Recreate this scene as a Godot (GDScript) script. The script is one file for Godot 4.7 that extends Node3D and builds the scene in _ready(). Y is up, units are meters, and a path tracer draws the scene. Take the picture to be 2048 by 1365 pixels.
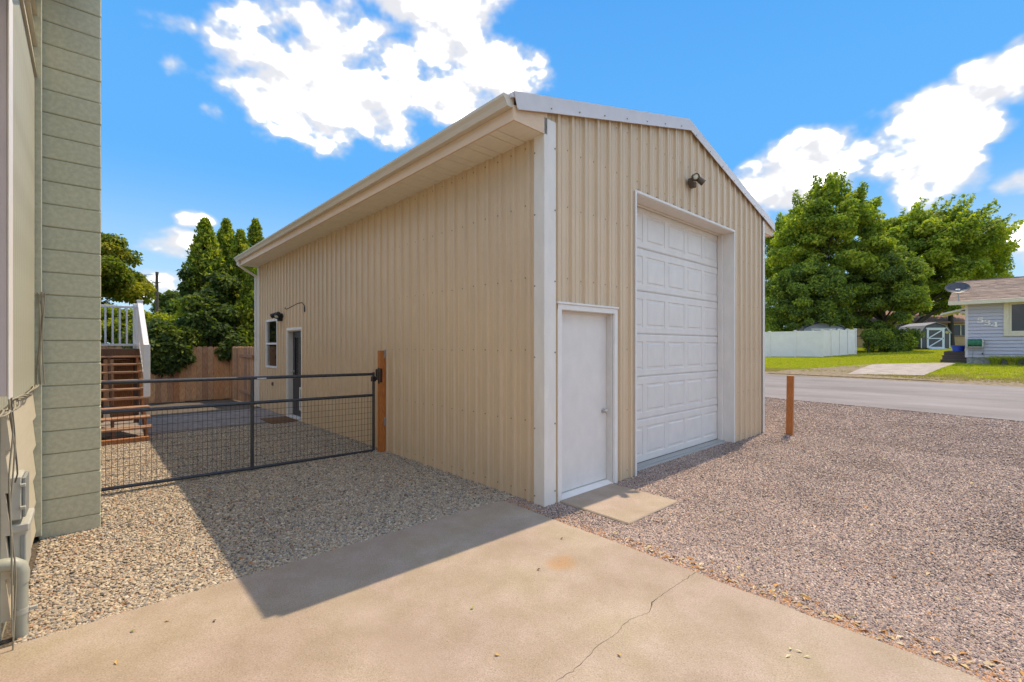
extends Node3D
# A steel shop building beside a gravel lot on a sunny summer day. Metres, y up.
# World axes follow the shop: its front wall lies in z = 0 (x to the right), its side wall in x = 0 (z away from the front).

var rng := RandomNumberGenerator.new()
var M := {}
var taken := {}

# ---------------------------------------------------------------- mesh helper
class MB:
	var v := PackedVector3Array()
	var n := PackedVector3Array()
	var c := PackedColorArray()
	var uv := PackedVector2Array()
	var col := Color.WHITE
	func tri(a: Vector3, b: Vector3, d: Vector3, out: Vector3 = Vector3.ZERO) -> void:
		var nn := (d - a).cross(b - a)
		if nn.length_squared() < 1e-16:
			return
		nn = nn.normalized()
		if out != Vector3.ZERO and nn.dot(out) < 0.0:
			v.append_array(PackedVector3Array([a, d, b]))
			nn = -nn
		else:
			v.append_array(PackedVector3Array([a, b, d]))
		n.append_array(PackedVector3Array([nn, nn, nn]))
		c.append_array(PackedColorArray([col, col, col]))
	func quad(a: Vector3, b: Vector3, d: Vector3, e: Vector3, out: Vector3 = Vector3.ZERO) -> void:
		tri(a, b, d, out)
		tri(a, d, e, out)
	func box(a: Vector3, b: Vector3, bev := 0.0) -> void:
		var lo := Vector3(minf(a.x, b.x), minf(a.y, b.y), minf(a.z, b.z))
		var hi := Vector3(maxf(a.x, b.x), maxf(a.y, b.y), maxf(a.z, b.z))
		var ce := (lo + hi) * 0.5
		var h := (hi - lo) * 0.5
		boxc(Transform3D(Basis(), ce), h, bev)
	func boxc(t: Transform3D, h: Vector3, bev := 0.0) -> void:
		bev = minf(bev, minf(h.x, minf(h.y, h.z)) * 0.49)
		for ax in 3:
			for s in [-1.0, 1.0]:
				var a1 := (ax + 1) % 3
				var a2 := (ax + 2) % 3
				var pts := []
				for k in [[-1, -1], [1, -1], [1, 1], [-1, 1]]:
					var p := Vector3.ZERO
					p[ax] = s * h[ax]
					p[a1] = k[0] * (h[a1] - bev)
					p[a2] = k[1] * (h[a2] - bev)
					pts.append(t * p)
				var o := Vector3.ZERO
				o[ax] = s
				quad(pts[0], pts[1], pts[2], pts[3], t.basis * o)
		if bev > 0.0:
			for ax in 3:
				var a1 := (ax + 1) % 3
				var a2 := (ax + 2) % 3
				for k in [[-1, -1], [1, -1], [1, 1], [-1, 1]]:
					var p1 := Vector3.ZERO
					var p2 := Vector3.ZERO
					p1[a1] = k[0] * h[a1]
					p1[a2] = k[1] * (h[a2] - bev)
					p2[a1] = k[0] * (h[a1] - bev)
					p2[a2] = k[1] * h[a2]
					var e := Vector3.ZERO
					e[ax] = h[ax] - bev
					var o := Vector3.ZERO
					o[a1] = k[0]
					o[a2] = k[1]
					quad(t * (p1 - e), t * (p1 + e), t * (p2 + e), t * (p2 - e), t.basis * o)
			for sx in [-1, 1]:
				for sy in [-1, 1]:
					for sz in [-1, 1]:
						var s3 := Vector3(sx, sy, sz)
						var b := h - Vector3(bev, bev, bev)
						tri(t * (s3 * Vector3(h.x, b.y, b.z)), t * (s3 * Vector3(b.x, h.y, b.z)), t * (s3 * Vector3(b.x, b.y, h.z)), t.basis * s3)
	# box between two points, w wide (along side), d deep
	func bar(p: Vector3, q: Vector3, w: float, d: float, side: Vector3, bev := 0.0) -> void:
		var y := (q - p).normalized()
		var x := (side - y * side.dot(y)).normalized()
		var z := x.cross(y)
		boxc(Transform3D(Basis(x, y, z), (p + q) * 0.5), Vector3(w * 0.5, p.distance_to(q) * 0.5, d * 0.5), bev)
	# flat polygon (x,y list) extruded from z0 to z1 in a frame
	func prism(pts: PackedVector2Array, z0: float, z1: float, t: Transform3D = Transform3D()) -> void:
		var idx := Geometry2D.triangulate_polygon(pts)
		for i in range(0, idx.size(), 3):
			for z in [[z0, -1.0], [z1, 1.0]]:
				var o := t.basis * Vector3(0, 0, z[1] * signf(z1 - z0))
				tri(t * Vector3(pts[idx[i]].x, pts[idx[i]].y, z[0]), t * Vector3(pts[idx[i + 1]].x, pts[idx[i + 1]].y, z[0]), t * Vector3(pts[idx[i + 2]].x, pts[idx[i + 2]].y, z[0]), o)
		var cw := Geometry2D.is_polygon_clockwise(pts)
		for i in pts.size():
			var a := pts[i]
			var b := pts[(i + 1) % pts.size()]
			var nn := Vector2(b.y - a.y, a.x - b.x) * (-1.0 if cw else 1.0)
			quad(t * Vector3(a.x, a.y, z0), t * Vector3(b.x, b.y, z0), t * Vector3(b.x, b.y, z1), t * Vector3(a.x, a.y, z1), t.basis * Vector3(nn.x, nn.y, 0))
	func svert(p: Vector3, nn: Vector3) -> void:
		v.append(p)
		n.append(nn)
		c.append(col)
	func strip4(a: Vector3, b: Vector3, d: Vector3, e: Vector3, na: Vector3, nb: Vector3, nd: Vector3, ne: Vector3) -> void:
		if (d - a).cross(b - e).dot(na + nb + nd + ne) > 0.0:
			for w in [[a, na], [b, nb], [d, nd], [a, na], [d, nd], [e, ne]]:
				svert(w[0], w[1])
		else:
			for w in [[a, na], [d, nd], [b, nb], [a, na], [e, ne], [d, nd]]:
				svert(w[0], w[1])
	# smooth tube along points with a radius for each
	func tube(pts: Array, radii, sides := 10, caps := true) -> void:
		var rings := []
		var norms := []
		var up := Vector3.UP
		for i in pts.size():
			var d: Vector3 = (pts[mini(i + 1, pts.size() - 1)] - pts[maxi(i - 1, 0)]).normalized()
			if absf(d.dot(up)) > 0.95:
				up = Vector3.RIGHT if absf(d.x) < 0.9 else Vector3.FORWARD
			var x := d.cross(up).normalized()
			var y := x.cross(d).normalized()
			up = y
			var r: float = radii[i] if radii is Array else radii
			var ring := []
			var nr := []
			for k in sides:
				var a := TAU * k / sides
				var o := x * cos(a) + y * sin(a)
				ring.append(pts[i] + o * r)
				nr.append(o)
			rings.append(ring)
			norms.append(nr)
		for i in pts.size() - 1:
			for k in sides:
				var k2 := (k + 1) % sides
				strip4(rings[i][k], rings[i + 1][k], rings[i + 1][k2], rings[i][k2], norms[i][k], norms[i + 1][k], norms[i + 1][k2], norms[i][k2])
		if caps:
			for e in [0, pts.size() - 1]:
				var d: Vector3 = (pts[1] - pts[0]) * -1.0 if e == 0 else pts[e] - pts[e - 1]
				for k in range(1, sides - 1):
					tri(rings[e][0], rings[e][k], rings[e][k + 1], d)
	func lathe(profile: Array, t: Transform3D, sides := 16) -> void: # profile of Vector2(r, y)
		for i in profile.size() - 1:
			var p: Vector2 = profile[i]
			var q: Vector2 = profile[i + 1]
			var dn := Vector2(q.y - p.y, p.x - q.x).normalized()
			for k in sides:
				var a := TAU * k / sides
				var b := TAU * (k + 1) / sides
				var n1 := t.basis * Vector3(cos(a) * dn.x, dn.y, sin(a) * dn.x)
				var n2 := t.basis * Vector3(cos(b) * dn.x, dn.y, sin(b) * dn.x)
				var A := t * Vector3(cos(a) * p.x, p.y, sin(a) * p.x)
				var B := t * Vector3(cos(a) * q.x, q.y, sin(a) * q.x)
				var C := t * Vector3(cos(b) * q.x, q.y, sin(b) * q.x)
				var D := t * Vector3(cos(b) * p.x, p.y, sin(b) * p.x)
				strip4(A, B, C, D, n1, n1, n2, n2)
	func mesh() -> ArrayMesh:
		var a := []
		a.resize(Mesh.ARRAY_MAX)
		a[Mesh.ARRAY_VERTEX] = v
		a[Mesh.ARRAY_NORMAL] = n
		a[Mesh.ARRAY_COLOR] = c
		if uv.size() == v.size():
			a[Mesh.ARRAY_TEX_UV] = uv
		var m := ArrayMesh.new()
		m.add_surface_from_arrays(Mesh.PRIMITIVE_TRIANGLES, a)
		return m

func add(mb: MB, called: String, m: Material, parent: Node3D = self) -> MeshInstance3D:
	var o := MeshInstance3D.new()
	o.mesh = mb.mesh()
	o.mesh.surface_set_material(0, m)
	o.name = called if parent != self else numbered(called)
	parent.add_child(o, true)
	return o

func put(mesh: Mesh, called: String, parent: Node3D, t: Transform3D) -> MeshInstance3D:
	var o := MeshInstance3D.new()
	o.mesh = mesh
	o.name = called
	o.transform = t
	parent.add_child(o, true)
	return o

func numbered(s: String) -> String:
	taken[s] = taken.get(s, -1) + 1
	return s if taken[s] == 0 else "%s_%03d" % [s, taken[s]]

func thing(called: String, label: String, category: String, at := Vector3.ZERO, turn := 0.0, group := "") -> Node3D:
	var o := Node3D.new()
	o.name = numbered(called)
	add_child(o)
	o.position = at
	o.rotation.y = turn
	tag(o, label, category, group)
	return o

func tag(o: Node, label: String, category: String, group := "") -> void:
	o.set_meta("label", label)
	o.set_meta("category", category)
	if group:
		o.set_meta("group", group)

func kind(o: Node, k: String, label := "", category := "") -> Node:
	o.set_meta("kind", k)
	if label:
		o.set_meta("label", label)
	if category:
		o.set_meta("category", category)
	return o

# ---------------------------------------------------------------- materials
func lin(r: float, g: float, b: float) -> Color:
	return Color(r, g, b).linear_to_srgb()

func nt(sd: int, freq: float, lo: Color, hi: Color, oct := 4, size := 512, type := FastNoiseLite.TYPE_SIMPLEX_SMOOTH, normal := false, bump := 4.0) -> NoiseTexture2D:
	var f := FastNoiseLite.new()
	f.seed = sd
	f.noise_type = type
	f.frequency = freq
	f.fractal_octaves = oct
	f.fractal_gain = 0.6
	var t := NoiseTexture2D.new()
	t.width = size
	t.height = size
	t.seamless = true
	t.noise = f
	if normal:
		t.as_normal_map = true
		t.bump_strength = bump
	else:
		var g := Gradient.new()
		g.set_color(0, lo)
		g.set_color(1, hi)
		t.color_ramp = g
	return t

func mat(c: Color, rough := 0.7, tex: Texture2D = null, scale := Vector3.ONE, ntex: Texture2D = null, nscale := 0.5, metal := 0.0) -> StandardMaterial3D:
	var m := StandardMaterial3D.new()
	m.albedo_color = c
	m.roughness = rough
	m.metallic = metal
	if tex or ntex:
		m.uv1_triplanar = true
		m.uv1_world_triplanar = true
		m.uv1_scale = scale
	if tex:
		m.albedo_texture = tex
	if ntex:
		m.normal_enabled = true
		m.normal_texture = ntex
		m.normal_scale = nscale
	return m

func vmat(rough := 0.7, back := Color(0, 0, 0)) -> StandardMaterial3D:
	var m := StandardMaterial3D.new()
	m.vertex_color_use_as_albedo = true
	m.roughness = rough
	if back != Color(0, 0, 0):
		m.backlight_enabled = true
		m.backlight = back
	return m

func make_materials() -> void:
	var w := Color.WHITE
	var soft := nt(1, 0.01, Color(0.955, 0.955, 0.955), w, 5)
	var blotch := nt(2, 0.012, Color(0.72, 0.72, 0.72), w, 5)
	var fine := nt(3, 0.12, Color(0.70, 0.70, 0.70), w, 3)
	var grain := nt(4, 0.02, Color(0.66, 0.60, 0.54), w, 5)
	var finen := nt(5, 0.15, w, w, 3, 512, FastNoiseLite.TYPE_SIMPLEX_SMOOTH, true, 3.0)
	var wavyn := nt(6, 0.008, w, w, 2, 512, FastNoiseLite.TYPE_SIMPLEX_SMOOTH, true, 6.0)
	var cell := nt(7, 0.09, Color(0.35, 0.33, 0.32), w, 3, 512, FastNoiseLite.TYPE_CELLULAR)
	M.siding = mat(lin(0.70, 0.52, 0.34), 0.40, soft, Vector3(0.35, 0.25, 0.35), wavyn, 0.05)
	M.trim = mat(lin(0.83, 0.755, 0.68), 0.42, soft, Vector3(1.3, 0.5, 1.3))
	M.roof = mat(lin(0.72, 0.66, 0.65), 0.30, soft, Vector3(0.7, 0.7, 0.7))
	M.fascia = mat(lin(0.78, 0.56, 0.38), 0.55, soft, Vector3(1.1, 3.0, 0.5))
	M.soffit = mat(lin(0.88, 0.80, 0.67), 0.55, soft, Vector3(2, 2, 0.7))
	M.gutter = mat(lin(0.70, 0.61, 0.51), 0.38, soft, Vector3(0.8, 0.8, 0.4))
	M.white = mat(lin(0.86, 0.80, 0.745), 0.45, soft, Vector3(0.8, 0.8, 0.8))
	M.door = mat(lin(0.80, 0.735, 0.68), 0.40, soft, Vector3(0.7, 0.5, 0.7))
	M.vinyl = mat(lin(0.86, 0.82, 0.80), 0.42, soft, Vector3(0.3, 0.3, 0.3))
	M.rail = mat(lin(0.78, 0.79, 0.82), 0.45, soft, Vector3(0.9, 0.9, 0.9))
	M.wornwhite = mat(lin(0.74, 0.68, 0.62), 0.6, soft, Vector3(2.0, 1.0, 2.0))
	M.metal = mat(lin(0.62, 0.61, 0.58), 0.32, null, Vector3.ONE, null, 0.0, 0.9)
	M.galv = mat(lin(0.55, 0.57, 0.60), 0.40, blotch, Vector3(6, 6, 6), null, 0.0, 0.7)
	M.gate = mat(lin(0.075, 0.078, 0.09), 0.42, blotch, Vector3(3, 3, 3), null, 0.0, 0.25)
	M.wire = mat(lin(0.055, 0.045, 0.04), 0.55, null, Vector3.ONE, null, 0.0, 0.3)
	M.black = mat(lin(0.014, 0.014, 0.016), 0.45)
	M.bronze = mat(lin(0.11, 0.08, 0.055), 0.45)
	M.lens = mat(lin(0.72, 0.68, 0.56), 0.2)
	M.darkdoor = mat(lin(0.018, 0.018, 0.026), 0.35)
	M.interior = mat(lin(0.07, 0.065, 0.06), 0.9)
	M.rubber = mat(lin(0.02, 0.02, 0.02), 0.8)
	var gl := StandardMaterial3D.new()
	gl.albedo_color = Color(0.10, 0.11, 0.12, 0.30)
	gl.transparency = BaseMaterial3D.TRANSPARENCY_ALPHA
	gl.roughness = 0.04
	M.glass = gl
	# woods
	M.redwood = mat(lin(0.70, 0.25, 0.06), 0.55, grain, Vector3(9, 0.7, 9), finen, 0.15)
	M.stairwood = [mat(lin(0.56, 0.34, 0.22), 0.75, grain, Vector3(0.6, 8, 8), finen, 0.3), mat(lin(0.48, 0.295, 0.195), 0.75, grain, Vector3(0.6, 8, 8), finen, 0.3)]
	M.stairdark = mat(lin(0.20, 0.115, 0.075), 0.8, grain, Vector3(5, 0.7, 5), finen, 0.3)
	M.stairred = mat(lin(0.52, 0.235, 0.10), 0.7, grain, Vector3(6, 0.6, 6), finen, 0.3)
	M.picket = []
	for k in 6:
		var cs: Array = [[0.78, 0.42, 0.21], [0.64, 0.34, 0.17], [0.82, 0.48, 0.26], [0.56, 0.32, 0.20], [0.72, 0.44, 0.26], [0.60, 0.30, 0.15]][k]
		var pmat := mat(lin(cs[0], cs[1], cs[2]), 0.8, grain, Vector3(7, 0.5, 7), finen, 0.3)
		pmat.uv1_offset = Vector3(0.17 * k, 0.31 * k, 0.11 * k)
		M.picket.append(pmat)
	M.greywood = mat(lin(0.17, 0.14, 0.125), 0.85, grain, Vector3(0.7, 7, 7), finen, 0.3)
	M.bark = mat(lin(0.11, 0.085, 0.065), 0.9, blotch, Vector3(3, 0.8, 3), finen, 0.6)
	# masonry and ground
	M.block = []
	for k in 4:
		var b: Array = [[0.585, 0.575, 0.425], [0.565, 0.560, 0.412], [0.600, 0.590, 0.435], [0.575, 0.570, 0.422]][k]
		var bm := mat(lin(b[0], b[1], b[2]), 0.75, nt(20 + k, 0.05, Color(0.88, 0.88, 0.87), w, 5, 256), Vector3(1.6, 1.6, 1.6), finen, 0.35)
		M.block.append(bm)
	M.mortar = mat(lin(0.34, 0.34, 0.25), 0.85, fine, Vector3(4, 4, 4), finen, 0.4)
	M.lap = mat(lin(0.62, 0.56, 0.43), 0.6, soft, Vector3(1.2, 3.0, 0.4))
	var streak := nt(9, 0.012, Color(0.74, 0.72, 0.68), w, 5)
	M.plywood = mat(lin(0.55, 0.55, 0.44), 0.65, streak, Vector3(5, 0.4, 9))
	M.mauve = mat(lin(0.60, 0.52, 0.53), 0.6, soft, Vector3(2, 0.7, 2))  # white cabinet face with its shade mixed into the base colour
	M.pvc = mat(lin(0.42, 0.42, 0.34), 0.45, soft, Vector3(3, 3, 3))
	M.boxgrey = mat(lin(0.50, 0.49, 0.42), 0.45, soft, Vector3(3, 3, 3))
	M.boxdark = mat(lin(0.30, 0.31, 0.29), 0.45, soft, Vector3(3, 3, 3))
	M.cable = mat(lin(0.30, 0.27, 0.20), 0.6)
	M.cabledark = mat(lin(0.13, 0.12, 0.10), 0.6)
	M.concrete = mat(lin(0.49, 0.39, 0.295), 0.85, fine, Vector3(1.6, 1.6, 1.6), finen, 0.25)
	M.patio = mat(lin(0.40, 0.33, 0.28), 0.85, blotch, Vector3(0.7, 0.7, 0.7), finen, 0.3)
	M.sill = mat(lin(0.55, 0.53, 0.50), 0.8, fine, Vector3(2, 2, 2), finen, 0.25)
	M.drive = mat(lin(0.50, 0.42, 0.36), 0.88, blotch, Vector3(0.25, 0.25, 0.25), finen, 0.2)
	M.road = mat(lin(0.30, 0.265, 0.255), 0.88, nt(30, 0.008, Color(0.74, 0.73, 0.72), w, 6), Vector3(0.16, 0.16, 0.035), nt(31, 0.2, w, w, 2, 512, FastNoiseLite.TYPE_SIMPLEX_SMOOTH, true, 3.0), 0.3)
	M.peabase = mat(lin(0.30, 0.24, 0.17), 0.95, cell, Vector3(1.1, 1.1, 1.1), finen, 0.6)
	M.lotbase = mat(lin(0.62, 0.48, 0.38), 0.95, cell, Vector3(1.3, 1.3, 1.3), finen, 0.6)
	M.dirt = mat(lin(0.34, 0.25, 0.155), 0.95, blotch, Vector3(0.3, 0.3, 0.3), finen, 0.5)
	M.verge = mat(lin(0.40, 0.31, 0.21), 0.95, nt(33, 0.03, Color(0.55, 0.52, 0.40), w, 5), Vector3(0.35, 0.35, 0.35), finen, 0.5)
	M.lawnbase = mat(lin(0.36, 0.38, 0.03), 0.95, blotch, Vector3(0.2, 0.2, 0.2))
	M.field = mat(lin(0.16, 0.17, 0.06), 0.95, blotch, Vector3(0.05, 0.05, 0.05))
	# neighbours
	M.bluesiding = mat(lin(0.50, 0.48, 0.54), 0.55, soft, Vector3(0.6, 2, 0.6))
	M.foundation = mat(lin(0.50, 0.48, 0.45), 0.85, blotch, Vector3(1, 1, 1), finen, 0.3)
	M.cream = mat(lin(0.70, 0.62, 0.46), 0.55, soft, Vector3(1, 1, 1))
	M.housetrim = mat(lin(0.62, 0.58, 0.60), 0.55, soft, Vector3(1, 1, 1))
	M.shingle = []
	for k in 4:
		var q: Array = [[0.46, 0.33, 0.25], [0.38, 0.275, 0.215], [0.50, 0.365, 0.275], [0.42, 0.31, 0.25]][k]
		M.shingle.append(mat(lin(q[0], q[1], q[2]), 0.9, fine, Vector3(0.5, 0.5, 0.5), finen, 0.4))
	M.slateroof = mat(lin(0.36, 0.36, 0.40), 0.85, fine, Vector3(0.8, 0.8, 0.8))
	M.shedgrey = mat(lin(0.115, 0.12, 0.145), 0.7, streak, Vector3(3, 0.4, 3))
	M.shedlight = mat(lin(0.40, 0.41, 0.46), 0.7, soft, Vector3(1, 1, 1))
	M.palewhite = mat(lin(0.66, 0.74, 0.80), 0.5, soft, Vector3(1, 1, 1))
	M.tanwall = mat(lin(0.60, 0.40, 0.19), 0.8, soft, Vector3(0.4, 0.4, 0.4))
	M.tanroof = mat(lin(0.42, 0.24, 0.17), 0.9, fine, Vector3(0.3, 0.3, 0.3))
	M.dish = mat(lin(0.065, 0.065, 0.075), 0.5)
	M.hose = mat(lin(0.05, 0.22, 0.12), 0.5)
	M.tubblue = mat(lin(0.02, 0.07, 0.50), 0.4)
	M.cloth = mat(lin(0.42, 0.46, 0.34), 0.8, blotch, Vector3(2, 2, 2))
	M.matbrown = mat(lin(0.26, 0.12, 0.045), 0.95, fine, Vector3(3, 3, 3), finen, 0.8)
	M.sticker = mat(lin(0.62, 0.61, 0.62), 0.5)
	M.leaf = vmat(0.6, Color(0.95, 1.0, 0.45))
	M.leaf.metallic_specular = 0.3
	M.litter = vmat(0.8)
	M.grass = vmat(0.9, Color(0.6, 0.65, 0.25))
	M.grass.metallic_specular = 0.15
	M.stone = vmat(0.85)
	M.pole = mat(lin(0.12, 0.09, 0.07), 0.9, blotch, Vector3(2, 0.3, 2))

# ---------------------------------------------------------------- terrain
const PROFILE := [[-500.0, 0.0], [6.5, 0.0], [10.1, 0.25], [15.3, 0.58], [26.0, 0.87], [31.0, 0.90], [48.0, 1.48], [70.0, 1.90], [900.0, 3.0]]
const SKEW := 0.18 # the road runs a little askew to the shop: lines of equal s = x + SKEW * z

func hs(s: float) -> float:
	for i in PROFILE.size() - 1:
		if s <= PROFILE[i + 1][0]:
			return remap(s, PROFILE[i][0], PROFILE[i + 1][0], PROFILE[i][1], PROFILE[i + 1][1])
	return 3.0

func gh(x: float, z: float) -> float:
	return hs(x + SKEW * z)

# a sheet between two edges given as lists of (x, z), laid over the terrain
func sheet(A: Array, B: Array, nx: int, lift: float) -> MB:
	var mb := MB.new()
	for i in A.size() - 1:
		for k in nx:
			var q := []
			for w in [[i, k], [i, k + 1], [i + 1, k + 1], [i + 1, k]]:
				var p: Vector2 = (A[w[0]] as Vector2).lerp(B[w[0]], float(w[1]) / nx)
				q.append(Vector3(p.x, gh(p.x, p.y) + lift, p.y))
			mb.quad(q[0], q[1], q[2], q[3], Vector3.UP)
	return mb

# a band between two values of s, split where the profile bends
func band(s0: float, s1: float, z0: float, z1: float, nz: int, lift: float, wob0 := 0.0, wob1 := 0.0, sd := 1) -> MB:
	var ss := [s0]
	for p in PROFILE:
		if p[0] > s0 + 0.01 and p[0] < s1 - 0.01:
			ss.append(p[0])
	ss.append(s1)
	var f := FastNoiseLite.new()
	f.seed = sd
	f.frequency = 0.35
	var mb := MB.new()
	for i in nz:
		for k in ss.size() - 1:
			var q := []
			for w in [[i, k], [i, k + 1], [i + 1, k + 1], [i + 1, k]]:
				var z := lerpf(z0, z1, float(w[0]) / nz)
				var s: float = ss[w[1]]
				if w[1] == 0:
					s += wob0 * f.get_noise_2d(z, 3.0)
				elif w[1] == ss.size() - 1:
					s += wob1 * f.get_noise_2d(z, 90.0)
				q.append(Vector3(s - SKEW * z, hs(s) + lift, z))
			mb.quad(q[0], q[1], q[2], q[3], Vector3.UP)
	return mb

# ---------------------------------------------------------------- sky
func make_sky() -> Sky:
	var W := 3072
	var H := 1536
	# banks of cumulus: azimuth, elevation, half width, half height in degrees
	var blobs := [[20.0, 31.9, 10.0, 3.7], [13.9, 28.6, 5.2, 2.9], [26.6, 32.1, 8.5, 4.3], [33.0, 32.3, 6.6, 4.8], [15.9, 25.5, 7.4, 3.2], [23.2, 28.1, 7.1, 3.6], [26.6, 24.8, 3.4, 2.0], [39.8, 30.4, 5.5, 3.2], [34.9, 29.3, 4.9, 2.8], [18.9, 24.2, 4.7, 2.4], [28.1, 36.0, 12.0, 3.4], [12.0, 26.0, 3.2, 2.6], [6.2, 29.5, 3.0, 1.2, 0.62], [6.8, 26.1, 2.0, 1.2, 0.5], [10.2, 31.4, 2.2, 1.2, 0.6], [6.4, 10.2, 3.2, 1.4, 0.62], [4.7, 11.0, 2.0, 0.8, 0.45], [7.9, 12.7, 1.8, 0.9, 0.28], [5.0, 6.0, 3.4, 1.6, 0.5], [74.4, 17.3, 5.2, 3.2], [78.6, 17.9, 4.9, 2.9], [82.4, 17.4, 4.6, 2.8], [84.2, 19.7, 3.7, 2.2], [87.5, 19.7, 3.0, 2.2], [89.6, 21.0, 3.0, 2.3], [92.0, 22.5, 3.0, 2.0], [71.5, 16.6, 3.9, 2.2], [84.2, 15.1, 3.3, 2.4], [91.0, 13.3, 2.0, 1.3], [91.0, 9.0, 3.0, 2.0, 0.75], [86.5, 14.6, 1.4, 0.7, 0.4], [8.8, 23.6, 1.0, 0.8, 0.35], [68.5, 15.0, 3.0, 2.0], [80.5, 18.4, 5.0, 3.0], [76.5, 18.0, 5.0, 2.8]]
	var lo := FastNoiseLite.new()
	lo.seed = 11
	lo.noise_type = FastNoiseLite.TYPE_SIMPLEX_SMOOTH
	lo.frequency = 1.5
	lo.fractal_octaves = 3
	var hi := FastNoiseLite.new()
	hi.seed = 5
	hi.noise_type = FastNoiseLite.TYPE_SIMPLEX_SMOOTH
	hi.frequency = 6.0
	hi.fractal_octaves = 6
	hi.fractal_gain = 0.58
	var row := PackedFloat32Array()
	row.resize(W * 4)
	var data := PackedFloat32Array()
	var top := Vector3(0.031, 0.148, 0.395)
	var mid := Vector3(0.060, 0.212, 0.445)
	var low := Vector3(0.27, 0.385, 0.46)
	for j in H:
		var el := (0.5 - (j + 0.5) / H) * 180.0
		if el < 0.0:
			data.append_array(row)
			continue
		var se := sin(deg_to_rad(el))
		var ce := cos(deg_to_rad(el))
		var t := clampf(el / 45.0, 0.0, 1.0)
		var air := low.lerp(mid, smoothstep(0.0, 0.45, t)).lerp(top, smoothstep(0.40, 1.2, t))
		var k := 0
		for i in W:
			var cl := air
			var az := (i + 0.5) / W * 360.0
			if az > 180.0:
				az -= 360.0
			var d := Vector3(sin(deg_to_rad(az)) * ce, se * 1.5, -cos(deg_to_rad(az)) * ce)
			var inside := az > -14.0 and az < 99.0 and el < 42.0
			var b := -1.0
			if inside:
				for q in blobs:
					var y: float = (el - q[1]) / q[3]
					if y > 2.0 or y < -2.0:
						continue
					var x: float = (az - q[0]) / q[2]
					b = maxf(b, (1.0 if q.size() < 5 else q[4]) - (x * x + y * y) * 0.62)
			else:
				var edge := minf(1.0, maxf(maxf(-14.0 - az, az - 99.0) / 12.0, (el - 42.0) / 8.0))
				b = lerpf(-0.6, lo.get_noise_3dv(d) * 2.3 - 0.02, clampf(edge, 0.0, 1.0))  # clouds out of view are made denser than those ahead, to add fill light
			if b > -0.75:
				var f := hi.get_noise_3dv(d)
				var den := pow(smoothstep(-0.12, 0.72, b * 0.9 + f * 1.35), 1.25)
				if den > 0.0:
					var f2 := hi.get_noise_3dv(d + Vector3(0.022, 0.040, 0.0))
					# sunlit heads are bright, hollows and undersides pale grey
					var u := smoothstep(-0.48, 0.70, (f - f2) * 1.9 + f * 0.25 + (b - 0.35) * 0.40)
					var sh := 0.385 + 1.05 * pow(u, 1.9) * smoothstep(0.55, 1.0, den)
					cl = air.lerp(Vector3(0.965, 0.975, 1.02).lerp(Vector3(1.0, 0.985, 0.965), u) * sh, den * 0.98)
			row[k] = cl.x
			row[k + 1] = cl.y
			row[k + 2] = cl.z
			row[k + 3] = 1.0
			k += 4
		data.append_array(row)
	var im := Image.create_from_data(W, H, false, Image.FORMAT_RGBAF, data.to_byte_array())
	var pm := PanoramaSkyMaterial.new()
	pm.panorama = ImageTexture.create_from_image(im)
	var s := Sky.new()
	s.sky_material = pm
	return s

# ---------------------------------------------------------------- plants
func leaf_quad(mb: MB, p: Vector3, nn: Vector3, along: Vector3, len_: float, wid: float, col: Color) -> void:
	var a := (along - nn * along.dot(nn)).normalized()
	var b := nn.cross(a)
	var tip := p + a * len_ - nn * len_ * 0.18
	var l := p + a * len_ * 0.45 + b * wid + nn * wid * 0.22
	var r := p + a * len_ * 0.45 - b * wid + nn * wid * 0.22
	mb.v.append_array(PackedVector3Array([p, l, tip, p, tip, r]))
	var n1 := (nn - b * 0.35).normalized()
	var n2 := (nn + b * 0.35).normalized()
	mb.n.append_array(PackedVector3Array([n1, n1, n1, n2, n2, n2]))
	mb.c.append_array(PackedColorArray([col, col, col, col, col, col]))

func rdir() -> Vector3:
	var z := rng.randf_range(-1, 1)
	var a := rng.randf() * TAU
	var r := sqrt(1.0 - z * z)
	return Vector3(r * cos(a), z, r * sin(a))

# leaves filling ellipsoid clumps [centre, radii]; share of leaves by surface; droop tilts them
func leaves(mb: MB, clumps: Array, total: int, size: float, pal: Array, shell := 0.4, droop := 0.2, narrow := 0.34) -> void:
	var sum := 0.0
	for c in clumps:
		var q: Vector3 = c[1]
		sum += q.x * q.y + q.y * q.z + q.x * q.z
	for c in clumps:
		var ce: Vector3 = c[0]
		var q: Vector3 = c[1]
		var cnt := int(total * (q.x * q.y + q.y * q.z + q.x * q.z) / sum)
		var tint: Color = pal[rng.randi() % pal.size()]
		for i in cnt:
			var d := rdir()
			var r := pow(rng.randf(), shell)
			var p := ce + d * q * r
			var nn := (rdir() * 0.8 + d * 0.7 + Vector3.UP * 0.45).normalized()
			var al := (rdir() + d * 0.7 - Vector3.UP * droop).normalized()
			if absf(al.dot(nn)) > 0.95:
				continue
			var col: Color = tint if rng.randf() < 0.65 else pal[rng.randi() % pal.size()]
			var g := rng.randf_range(0.78, 1.22)
			var s := size * rng.randf_range(0.65, 1.3)
			leaf_quad(mb, p, nn, al, s, s * narrow, Color(col.r * g, col.g * g, col.b * g))

func crown_clumps(ce: Vector3, rad: Vector3, cnt: int, cr: float, lift := 0.0) -> Array:
	var out := []
	for i in cnt:
		var d := rdir()
		if d.y < -0.55 and rng.randf() < 0.6:
			d.y = -d.y
		var r := pow(rng.randf(), 0.36)
		var p := ce + d * rad * r
		p.y += lift * rng.randf()
		var s := cr * rng.randf_range(0.5, 1.05)
		out.append([p, Vector3(s, s * rng.randf_range(0.45, 0.7), s)])
	return out

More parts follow.
